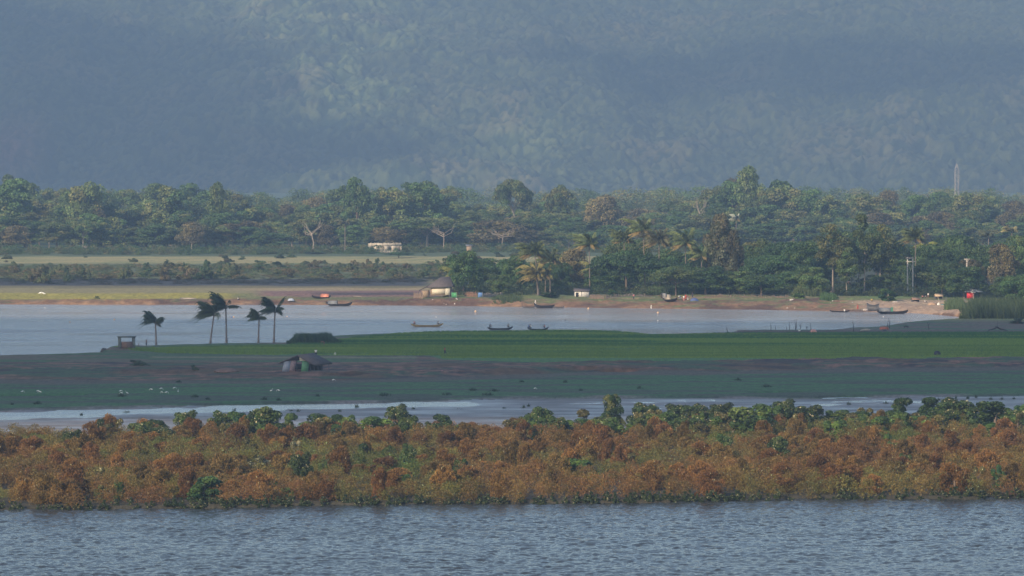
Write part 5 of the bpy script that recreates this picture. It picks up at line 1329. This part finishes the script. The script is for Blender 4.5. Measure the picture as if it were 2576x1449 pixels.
gj = {'a': ((0, 0, .62), (.17, .15)), 'b': ((.35, 0, .64), (.16, .14)), 'c': ((-.32, 0, .62), (.15, .14)), 'n': ((.55, 0, .60), .08), 'h': ((.72, 0, .34), .065), 'm': ((.84, 0, .16), .04), 't': ((-.52, 0, .66), .025),
      'e1': ((.66, .10, .42), .02), 'e2': ((.66, -.10, .42), .02)}
ge = [('a', 'b'), ('a', 'c'), ('b', 'n'), ('n', 'h'), ('h', 'm'), ('c', 't'), ('h', 'e1'), ('h', 'e2')]
for i, (x, y) in enumerate(((.34, .10), (.34, -.10), (-.34, .10), (-.34, -.10))):
    s = -1 if x < 0 else 1
    gj['k%d' % i] = ((x - .03 * s, y, .34), .045); gj['j%d' % i] = ((x - (.07 if s < 0 else 0), y, .20), .028); gj['f%d' % i] = ((x, y, .03), .03)
    ge += [('b' if x > 0 else 'c', 'k%d' % i), ('k%d' % i, 'j%d' % i), ('j%d' % i, 'f%d' % i)]
skinned('body', gj, ge, HAIR, goat)
p = on(2358, 895); um = empty('umbrella', p); tag(um, 'open black umbrella standing on the rice field, right part of the photo', 'umbrella')
V = [(0, 0, 0)]; F = []
for rr2, zz in ((.35, -.06), (.62, -.22), (.72, -.42)):
    for k in range(16): V.append((rr2 * (1 if k % 2 == 0 else .95) * math.cos(k * math.pi / 8), rr2 * (1 if k % 2 == 0 else .95) * math.sin(k * math.pi / 8), zz))
mb = MB(); mb.raw(V, [[1 + k, 1 + (k + 1) % 16, 17 + (k + 1) % 16, 17 + k] for k in range(16)] + [[17 + k, 17 + (k + 1) % 16, 33 + (k + 1) % 16, 33 + k] for k in range(16)])
mb.f.append(np.array([[0, 1 + (k + 1) % 16, 1 + k] for k in range(16)]))
o = mb.build('canopy', mat('black_cloth', (.012, .014, .03), .6, .2), um); o.location = (0, 0, .62); o.rotation_euler = (R(62), 0, 0)
MB().tube([(0, .02, .62), (0, .75, .22)], .015, 6).build('shaft', WOODG, um)

# ---------------------------------------------------------------- stakes and posts
STK = 'stakes on the near river bank'
def stake(X0, Y0, X1, Yt, label, fork=0, w=.07, m=None, group=STK, name='stake', cat='stake'):
    p = on(X0, Y0); q = zat(X1, Yt, p.y) - p; mb = MB(); md = q * .5 + Vector((.04 * q.z, 0, 0))
    mb.tube([Vector((0, 0, -.4)), Vector((0, 0, 0)), md, q], [w, w, w * .8, w * .5], 6)
    if fork:
        a = q * .55; mb.tube([a, a + Vector((-.35 * fork, 0, .45)), a + Vector((-.45 * fork, 0, .7))], [w * .6, w * .45, w * .3], 5)
    o = mb.build(name, m or WOODG, smooth=True); o.location = p; return tag(o, label, cat, group)
DST = mat('dark_stick', (.035, .03, .03), .9, .2)
for a in [(1939.5, 830, 1938, 813, 'stake, first from the left in the row'), (1951, 834, 1950, 819, 'short stake, second from the left in the row'), (1978, 829, 1979, 821, 'very short stake before the first tall one'), (1986, 829, 1986, 810, 'straight stake with a knob left of the tall pair'),
          (2001, 834, 1999, 804.6, 'left one of the tall crossing pair of stakes'), (2002, 830, 2004, 804, 'right one of the tall crossing pair of stakes'), (2012, 832, 2015, 814, 'forked stake right of the tall pair', 1), (2031, 834, 2027, 819, 'forked stake leaning left by the pink cloth', -1),
          (2040, 836, 2038, 812, 'stake standing in the pink cloth heap'), (2147, 834, 2145, 807, 'lone tall stake left of the plank heap'), (2233, 828, 2232, 811, 'thick stake at the right end of the rusty hull'), (2238, 826, 2235, 800, 'thin tall stake behind the rusty hull'),
          (2337, 829, 2333, 811, 'thin stake with a twig, right of the goat', -1), (1831, 836, 1826, 822, 'thin slanting stick at the left end of the bank, right of the canoes')]:
    stake(a[0], a[1], a[2], a[3], a[4], a[5] if len(a) > 5 else 0, .10, DST)
rt = empty('driftwood_stump', on(2508, 832)); tag(rt, 'dark uprooted stump with a thin upright branch near the right edge', 'stump')
MB().tube([(-2.2, 0, .1), (-.6, 0, .5), (0, 0, .9), (.8, 0, .4), (2.6, .4, .05)], [.1, .2, .28, .2, .06], 6).tube([(0, 0, .8), (-.5, 0, 1.1)], [.15, .05], 5).build('root', DST, rt, smooth=True)
MB().tube([(.1, 0, .7), (.15, 0, 2.4)], [.06, .02], 5).build('branch', DST, rt)
PST = 'posts on the far sand'
for a in [(2232, 761, 2234, 739, 'pale leaning post beside the green bush on the slope'), (2366, 774, 2359, 746, 'pale leaning post with a white sack at its foot'), (2379, 774, 2380, 746, 'dark post right of the leaning pale one'), (2425, 767, 2425, 749, 'short post with a pale cap on the sand'), (2448, 767, 2447.5, 738, 'thin pale post in front of the red shop')]:
    stake(*a, 0, .10, WOODB if 'pale' in a[4][:5] or 'thin' in a[4] else WOODG, PST, 'post', 'post')
stake(1638, 772.5, 1638, 767, 'short white marker post at the far waterline', 0, .14, CLOTH['white'], None, 'marker_post', 'post')
stake(2482, 733, 2487, 676, 'bare pale palm trunk leaning right near the right edge', 0, .28, PALEBARK, None, 'bare_trunk', 'tree trunk')

# ---------------------------------------------------------------- power line supports and lattice tower
CONC = mat('pale_concrete', (.55, .49, .42), .9, .2, 1)
def at_d(X, Y, d): return zat(X, Y, d)
d0 = on(2283, 740).y; b0 = at_d(2283, 733, d0); s0 = ppm(d0)
hp = empty('power_pole', Vector((b0.x, d0, gz(b0.x, d0)))); tag(hp, 'twin-legged pale power pole with two crossbars and crossed braces, right of the slender trees', 'power pole')
o0 = hp.location
def rel(X, Y, d=None): return at_d(X, Y, d or d0) - o0
zt = rel(2283, 647).z
for X, Yt in ((2283, 646.5), (2296.5, 650)):
    a = rel(X, Yt); MB().tube([(a.x, 0, -.5), (a.x, 0, a.z * .5), (a.x, 0, a.z)], [.24, .20, .15], 8).build('leg', CONC, hp, smooth=True)
for Xa, Xb, Y in ((2277.5, 2299, 649), (2278.5, 2303, 658)):
    a, b = rel(Xa, Y), rel(Xb, Y + (1 if Y > 650 else 0)); MB().box(((a.x + b.x) / 2, -.25, a.z), (b.x - a.x, .14, .24)).build('crossbar', CONC, hp)
for (Xa, Ya, Xb, Yb2) in ((2284, 662, 2296, 694), (2296, 662, 2284, 700)):
    a, b = rel(Xa, Ya), rel(Xb, Yb2); MB().bar(a + Vector((0, -.2, 0)), b + Vector((0, -.2, 0)), .1).build('brace', CONC, hp)
for X in (2278.5, 2289, 2298.5):
    a = rel(X, 648); MB().tube([(a.x, -.25, a.z + .1), (a.x, -.25, a.z + .5)], [.1, .06], 6).build('insulator', WOODR, hp)
d1_ = d0 + 20; x1_ = at_d(2432.5, 652, d1_); tp = empty('power_pole', Vector((x1_.x, d1_, gz(x1_.x, d1_)))); tag(tp, 'pale pole top with V brace and single crossbar rising from the trees', 'power pole')
zt = x1_.z - tp.location.z; s1 = ppm(d1_)
MB().tube([(0, 0, -.5), (0, 0, zt - 2.4), (0, 0, zt - .1)], [.22, .17, .14], 8).build('leg', CONC, tp, smooth=True)
MB().box((0, -.2, zt), (15 / s1, .14, .22)).build('crossbar', CONC, tp)
for sx in (-1, 1): MB().bar((sx * 5.5 / s1, -.15, zt - .1), (0, -.15, zt - 9 / s1), .12).build('brace', CONC, tp)
dT = 2500.0; tb = at_d(2407, 412, dT); tz = gz(tb.x, dT); tw = empty('lattice_tower', (tb.x, dT, tz), R(12)); tag(tw, 'tall slim steel lattice tower above the trees on the right', 'tower')
STEEL = mat('galvanised_steel', (.34, .31, .30), .6, .15, 1); Ht = tb.z - tz
def hw(z): return (2.9 * (1 - z / (Ht * .62)) + .85 * z / (Ht * .62)) if z < Ht * .62 else (.85 if z < Ht * .9 else .85 * (1 - (z - Ht * .9) / (Ht * .1)) + .12)
for sx in (-1, 1):
    for sy in (-1, 1):
        MB().tube([(sx * hw(z), sy * hw(z), z) for z in (0, Ht * .3, Ht * .62, Ht * .9, Ht)], .10, 4).build('leg', STEEL, tw)
lat = MB(); zs = [0]
while zs[-1] < Ht * .97: zs.append(min(Ht * .98, zs[-1] + max(2.6, hw(zs[-1]) * 2.3)))
for za, zb in zip(zs[:-1], zs[1:]):
    A, B = hw(za), hw(zb)
    ca = [(-A, -A, za), (A, -A, za), (A, A, za), (-A, A, za)]; cb = [(-B, -B, zb), (B, -B, zb), (B, B, zb), (-B, B, zb)]
    for i in range(4):
        j = (i + 1) % 4; lat.bar(ca[i], cb[j], .075); lat.bar(cb[i], cb[j], .06)
lat.build('bracing', STEEL, tw)

# ---------------------------------------------------------------- buildings
THATCH = mat('old_thatch', (.10, .085, .085), 1, .35, 1.5, stretch=(3, 3, 1), bmp=.5)
BAMBOO = mat('bamboo_wall', (.30, .22, .15), .9, .4, 3, stretch=(4, 4, .6))
CREAM = mat('cream_boards', (.62, .55, .42), .85, .15, 1)
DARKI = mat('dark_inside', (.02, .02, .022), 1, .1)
BRICK = mat('old_brick', (.14, .09, .075), .95, .4, 3)
STONE = mat('mossy_plaster', (.10, .12, .11), .95, .35, 2)
def slab(mb, P4, th=.12):
    """a sheet through four corners, given real thickness"""
    P4 = [Vector(p) for p in P4]; n = (P4[1] - P4[0]).cross(P4[3] - P4[0]).normalized() * th
    V = [tuple(p) for p in P4] + [tuple(p - n) for p in P4]
    return mb.raw(V, [[0, 1, 2, 3], [7, 6, 5, 4], [0, 4, 5, 1], [1, 5, 6, 2], [2, 6, 7, 3], [3, 7, 4, 0]])
# open brick kiosk
k_ = empty('brick_kiosk', on(318.5, 878), R(8)); tag(k_, 'square open brick kiosk with a flat slab roof on the near shore mound', 'kiosk')
s_ = ppm(k_.location.y); Wk, Hk = 41 / s_, 31 / s_
for x, y in ((-1, -1), (1, -1), (-1, 1), (1, 1)):
    MB().box((x * Wk * .43, y * Wk * .36, Hk / 2 - .1), (.5, .5, Hk)).build('pillar', STONE, k_)
MB().box((0, 0, Hk + .02), (Wk * 1.12, Wk * 1.02, .16)).box((0, 0, Hk - .11), (Wk * .98, Wk * .88, .10)).build('roof', STONE, k_)
MB().box((0, -Wk * .36, Hk * .30), (Wk * .86 - .5, .22, Hk * .62)).build('front_wall', BRICK, k_)
MB().box((Wk * .43, 0, Hk * .3), (.22, Wk * .72 - .5, Hk * .60)).build('side_wall', BRICK, k_); MB().box((-Wk * .43, 0, Hk * .3), (.22, Wk * .72 - .5, Hk * .60)).build('side_wall', BRICK, k_)
# leaning thatched hut
h_ = empty('thatched_hut', on(765, 935)); tag(h_, 'leaning thatched hut with a green door panel on the muddy bank', 'hut')
rf_ = MB(); slab(rf_, [(-5.0, .2, 1.75), (-1.3, -.3, 3.25), (1.6, 4.6, 3.45), (-2.2, 5.0, 1.8)], .2); slab(rf_, [(-1.3, -.3, 3.25), (2.0, -.9, 1.38), (5.3, 3.2, 1.6), (1.6, 4.6, 3.45)], .2)
rf_.build('roof', THATCH, h_)
gr_ = random.Random(3); fr_ = MB()
for k in range(60):
    t = k / 59; a = Vector((2.0, -.9, 1.38)).lerp(Vector((5.3, 3.2, 1.6)), t); fr_.bar(a + Vector((-.2, 0, .08)), a + Vector((gr_.uniform(-.05, .15), gr_.uniform(-.1, .1), -gr_.uniform(.1, .35))), .09)
fr_.build('eave_fringe', THATCH, h_)
def panel(nm, x0, x1, zt0, zt1, y, lean, m, z0=0): 
    mb = MB(); slab(mb, [(x0 + lean, y - .2, z0), (x1 + lean, y - .2, z0), (x1, y, zt1), (x0, y, zt0)], .06); return mb.build(nm, m, h_)
panel('wall_panel', -3.9, -2.55, 1.95, 2.1, .2, -.35, mat('blue_grey_sheet', (.22, .25, .31), .7, .25, 1)); panel('wall_panel', -2.53, -1.5, 2.1, 2.15, .2, -.35, mat('red_striped_sheet', (.22, .16, .17), .8, .7, 3, stretch=(4, 1, 1)))
panel('wall_panel', -.35, 1.0, 2.15, 2.0, .15, -.25, mat('green_sheet', (.075, .22, .11), .7, .25, 3)); panel('gable_panel', -.9, .6, 2.9, 2.25, .12, 0, mat('pale_gable_mat', (.40, .38, .30), .9, .3, 4, stretch=(6, 1, 1)), 2.1)
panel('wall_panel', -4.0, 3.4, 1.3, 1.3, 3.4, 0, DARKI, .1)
for x, y, zt_ in ((-4.1, .3, 1.9), (-1.5, .3, 2.3), (-.45, .25, 2.5), (1.1, .1, 1.9), (1.9, -.5, 1.5), (2.6, .2, 1.5), (3.2, 1.0, 1.55), (4.6, 2.4, 1.6)):
    MB().bar((x + .15, y, -.2), (x, y, zt_), .12).build('post', WOODD, h_)
# stilt house on the far bank
sh = empty('bamboo_house', on(1104, 748), R(-6)); tag(sh, 'bamboo house with a cream front and steep brown thatch on the far bank', 'house')
q_ = ppm(sh.location.y); sh.scale = (1.2, 1.1, 1.22)
MB().box((.35, 1.6, 1.55), (4.8, 3.2, 2.1)).build('wall', BAMBOO, sh)
MB().box((-.1, -.04, 1.45), (3.2, .08, 1.15)).build('front_board', CREAM, sh); MB().box((2.15, -.05, 1.55), (1.2, .10, 1.9)).build('side_board', mat('grey_cream_boards', (.50, .47, .38), .85, .2, 2), sh)
MB().box((.2, -.06, 2.35), (4.4, .10, .4)).build('upper_board', mat('grey_cream_boards', (.5, .47, .38)), sh)
rf_ = MB(); slab(rf_, [(-2.9, -.8, 2.35), (3.4, -.8, 2.6), (2.6, 1.6, 4.9), (.4, 1.6, 4.9)], .18); slab(rf_, [(3.5, 4.0, 2.5), (-2.9, 4.0, 2.5), (.4, 1.62, 4.9), (2.6, 1.62, 4.9)], .18)
slab(rf_, [(-3.0, 4.0, 2.4), (-3.0, -.8, 2.35), (.4, 1.6, 4.9), (.4, 1.62, 4.9)], .18); slab(rf_, [(3.5, -.8, 2.6), (3.5, 4.0, 2.5), (2.6, 1.62, 4.9), (2.6, 1.6, 4.9)], .18)
rf_.build('roof', THATCH, sh)
lt = MB(); slab(lt, [(-4.9, -.6, 1.7), (-2.7, -.6, 2.75), (-2.7, 2.6, 2.75), (-4.9, 2.6, 1.7)], .14); lt.build('lean_to_roof', THATCH, sh)
MB().box((-3.4, 1.1, .8), (1.6, 2.4, 1.6)).build('lean_to_wall', BAMBOO, sh)
for x in (-4.7, -2.6, -.9, .8, 2.6): MB().bar((x, -.1, -.3), (x, -.1, .6 if x > -2.7 else 1.75), .14).build('post', WOODG, sh)
MB().box((3.2, .4, 1.1), (.9, .06, 1.6)).build('door', DARKI, sh)
# fences and panels along the village front
FN = mat('bamboo_fence', (.20, .14, .10), .9, .5, 4, stretch=(5, 5, .5))
def fence(X0, X1, Yb, h, m, label, name='bamboo_fence', seed=0, step=.16, jag=.35, cat='fence'):
    a, b = on(X0, Yb), on(X1, Yb); d = b - a; L = d.length; rg = random.Random(seed); mb = MB(); n = int(L / step)
    root = empty(name, a); tag(root, label, cat)
    for i in range(n):
        t = (i + rg.random() * .5) / n; q = d * t; q.z = gz(a.x + q.x, a.y + q.y) - a.z
        mb.bar(q + Vector((0, 0, -.2)), q + Vector((rg.uniform(-.12, .12), rg.uniform(-.05, .05), h * rg.uniform(1 - jag, 1))), step * rg.uniform(.5, 1.0))
    mb.build('palings', m, root)
    for zz in (.35, .75): MB().bar(Vector((0, -.1, h * zz)), d + Vector((0, -.1, h * zz)), .08).build('rail', WOODG, root)
    return root
fence(1040, 1064, 751, 1.9, FN, 'rough stick fence left of the bamboo house', seed=1)
fence(1168, 1200, 748, 1.7, mat('orange_bamboo', (.26, .14, .09), .9, .4, 3), 'orange brown bamboo fence right of the bamboo house', seed=2)
fence(1214, 1264, 749, 1.5, mat('mixed_pale_palings', (.32, .27, .24), .9, .7, 3), 'pale ragged fence hung with washing, right of the blue panel', seed=3, jag=.5)
fence(1483, 1520, 750, 1.4, FN, 'brushwood fence right of the white shed', seed=4, jag=.6)
fence(1524, 1640, 748, 1.1, mat('grey_palings', (.22, .18, .15), .9, .5, 3), 'low grey stick fence behind the bamboo poles', seed=5, step=.3, jag=.6)
fence(1770, 1985, 748, 1.0, FN, 'long low bamboo fence under the dark trees right of the group of people', seed=6, step=.3, jag=.6)
fence(2150 - 5, 2230, 737, 1.3, FN, 'bamboo fence between the slender trunks', seed=7, step=.3)
fence(2146, 2062, 739, .9, mat('red_brown_palings', (.25, .13, .10), .9, .5, 3), 'low reddish fence left of the thatched stack', seed=8, step=.3)
def sheetwall(X0, X1, Yb, Yt, m, label, name='panel', cat='panel', th=.08):
    a, b = on(X0, Yb), on(X1, Yb); H = zat(X0, Yt, a.y).z - a.z; root = empty(name, a); tag(root, label, cat)
    d = b - a; mb = MB(); slab(mb, [(0, 0, 0), (d.x, d.y, 0), (d.x, d.y, H), (0, 0, H)], th); mb.build('sheet', m, root)
    for q in (Vector((0, -.08, 0)), Vector((d.x, d.y - .08, 0))): MB().bar(q - Vector((0, 0, .3)), q + Vector((0, 0, H + .25)), .12).build('post', WOODG, root)
    return root
sheetwall(1135, 1149, 748, 736, mat('green_panel', (.06, .26, .10), .7, .2, 2), 'green sheet wall beside the bamboo house', 'sheet_wall')
sheetwall(1202, 1214, 749, 736, mat('blue_panel', (.10, .20, .42), .7, .2, 2), 'blue sheet wall in the village fence', 'sheet_wall')
sheetwall(1564, 1590, 742, 737, mat('red_cloth_line', (.42, .07, .08), .8, .3, 2), 'red cloth hung behind the forked tree trunk', 'red_cloth', 'cloth')
ws = empty('white_shed', on(1463, 749), R(-4)); tag(ws, 'small shed with a whitewashed mat wall, right of the coconut palms', 'shed')
q_ = ppm(ws.location.y); Wd, Hd = 37 / q_, 17 / q_
MB().box((0, 1.2, Hd / 2), (Wd, 2.4, Hd)).build('wall', mat('whitewashed_mat', (.60, .57, .52), .9, .3, 5), ws)
mb = MB(); slab(mb, [(-Wd * .55, -.4, Hd + .05), (Wd * .55, -.4, Hd + .0), (Wd * .55, 2.8, Hd + .7), (-Wd * .55, 2.8, Hd + .75)], .1); mb.build('roof', THATCH, ws)
MB().box((-Wd * .30, -.03, Hd * .4), (.8, .06, Hd * .75)).build('door', DARKI, ws)
for x in (-Wd / 2, 0, Wd / 2): MB().bar((x, -.08, -.2), (x, -.08, Hd + .1), .12).build('post', WOODG, ws)
rs_ = empty('red_shop', on(2449, 751), R(-10)); tag(rs_, 'small open shop with red front sheet and grey hipped roof under the right trees', 'shop')
q_ = ppm(rs_.location.y)
MB().box((-.9, 0, 1.0), (2.1, .08, 1.85)).build('front_sheet', mat('bright_red_sheet', (.55, .03, .04), .6, .15, 2), rs_)
for x, y in ((-2.1, .1), (.3, .1), (2.1, .1), (-2.1, 2.6), (2.1, 2.6)): MB().bar((x, y, -.3), (x, y, 2.3), .14).build('post', WOODD, rs_)
mb = MB(); slab(mb, [(-2.6, -.6, 2.0), (2.6, -.6, 1.95), (1.2, 1.3, 3.2), (-.8, 1.3, 3.25)], .1); slab(mb, [(2.6, 3.2, 2.0), (-2.6, 3.2, 2.0), (-.8, 1.32, 3.25), (1.2, 1.32, 3.2)], .1); slab(mb, [(2.6, -.6, 1.95), (2.6, 3.2, 2.0), (1.2, 1.32, 3.2), (1.2, 1.3, 3.2)], .1); slab(mb, [(-2.6, 3.2, 2.0), (-2.6, -.6, 2.0), (-.8, 1.3, 3.25), (-.8, 1.32, 3.25)], .1)
mb.build('roof', mat('grey_tin', (.24, .26, .28), .6, .25, 2), rs_); MB().box((0, 2.65, 1.05), (4.2, .08, 2.0)).build('back_wall', DARKI, rs_)
mb = MB(); slab(mb, [(-.6, -1.3, 1.75), (.6, -1.3, 1.75), (.7, -.55, 2.0), (-.7, -.55, 2.0)], .05); mb.build('awning', mat('pale_awning', (.55, .5, .45), .8, .2, 2), rs_)
def shelter(X, Yb, w, h, m, label, rz=0, name='shelter', open_=True):
    r0 = empty(name, on(X, Yb), R(rz)); q = ppm(r0.location.y); W, H = w / q, h / q; tag(r0, label, 'shelter')
    mb = MB(); slab(mb, [(-W / 2, -.8, H * .55), (W / 2, -.8, H * .55), (W * .42, .9, H), (-W * .42, .9, H)], .1); slab(mb, [(W / 2, 2.6, H * .55), (-W / 2, 2.6, H * .55), (-W * .42, .92, H), (W * .42, .92, H)], .1); mb.build('roof', m, r0)
    for x, y in ((-.45, -.6), (.45, -.6), (-.45, 2.4), (.45, 2.4)): MB().bar((x * W, y, -.3), (x * W, y, H * .58), .12).build('post', WOODG, r0)
    MB().box((0, 2.4, H * .27), (W * .85, .06, H * .5)).build('back_wall', DARKI, r0)
shelter(2362, 752, 22, 13, mat('tan_awning', (.50, .36, .22), .9, .2, 2), 'tan awning in the shade of the big tree behind the sand heap')
shelter(2304, 760, 22, 12, mat('brown_thatch_tent', (.26, .16, .11), .95, .3, 2), 'low brown tent like shelter left of the shaded working place')
shelter(2100, 738, 20, 12, THATCH, 'small dark roofed shelter behind the leftmost slender trunk')
# thatched stack
st = empty('thatched_stack', on(2135, 740)); q_ = ppm(st.location.y); tag(st, 'pointed brown thatched stack behind the whitest slender trunk', 'haystack')
MB().tube([(0, 0, -.2), (0, 0, .6), (0, 0, 1.5), (0, 0, 1.55), (0, 0, 2.4), (0, 0, 3.4), (0, 0, 3.9)], [1.7, 1.75, 1.9, 1.3, 1.15, .7, .12], 14).build('thatch', mat('hay', (.22, .14, .10), 1, .35, 2, stretch=(3, 3, 1)), st, smooth=True)
MB().tube([(0, 0, 3.6), (0, 0, 4.6)], .06, 5).build('pole', WOODG, st)
# roofless ruin at the forest edge
dR = 2022.0; ra, rb2 = zat(926, 612, dR), zat(1010, 612, dR); rz0 = gz(ra.x, dR); Wr = rb2.x - ra.x; Hr = ra.z - rz0
ru = empty('ruined_building', ((ra.x + rb2.x) / 2, dR, rz0), R(2)); tag(ru, 'long roofless pale wall with four openings at the forest edge', 'ruin')
RUIN = mat('stained_plaster', (.42, .37, .29), .9, .45, .9, stretch=(1.5, 1, .6), bmp=.3)
zl = Hr - 3.2; mb = MB(); mb.box((0, 0, zl / 2), (Wr, .4, zl)); mb.box((0, 0, Hr - .55), (Wr, .4, 1.1))
xs_ = [-.5, -.41, -.31, -.16, -.02, .10, .20, .32, .49, .5]
for i in range(0, 9, 2): mb.box(((xs_[i] + xs_[i + 1]) / 2 * Wr, .0, zl + 1.05), ((xs_[i + 1] - xs_[i]) * Wr, .4, 2.1))
for k in range(30): mb.box((rb.uniform(-.5, .5) * Wr, 0, Hr + .05), (rb.uniform(.2, .9), .38, rb.uniform(.08, .35)))
mb.build('front_wall', RUIN, ru)
MB().box((0, 6, Hr / 2 - .3), (Wr, .35, Hr - .6)).build('back_wall', RUIN, ru)
for x in (-1, 1): MB().box((x * (Wr / 2 - .2), 3, Hr / 2 - .1), (.38, 5.6, Hr - .2)).build('end_wall', RUIN, ru)
sc_h = empty('field_hut', Vector(((1180 - 1288) / FPX * 2000, 2000, gz(-18, 2000)))); q_ = ppm(2000); tag(sc_h, 'tiny grey hut at the forest edge right of the ruined wall', 'hut')
zt_ = zat(1180, 618, 2000).z - sc_h.location.z
MB().box((0, 1, zt_ / 2), (2.2, 2, zt_)).build('wall', BAMBOO, sc_h); mb = MB(); slab(mb, [(-1.5, -.4, zt_ - .1), (1.5, -.4, zt_ + .1), (1.5, 2.4, zt_ + .5), (-1.5, 2.4, zt_ + .5)], .1); mb.build('roof', WOODG, sc_h)
for k, p_ in PROTO.items():
    if not p_['used']:
        for o in [x for x, _ in p_['parts']] + [p_['root']]:
            try: bpy.data.objects.remove(o)
            except ReferenceError: pass
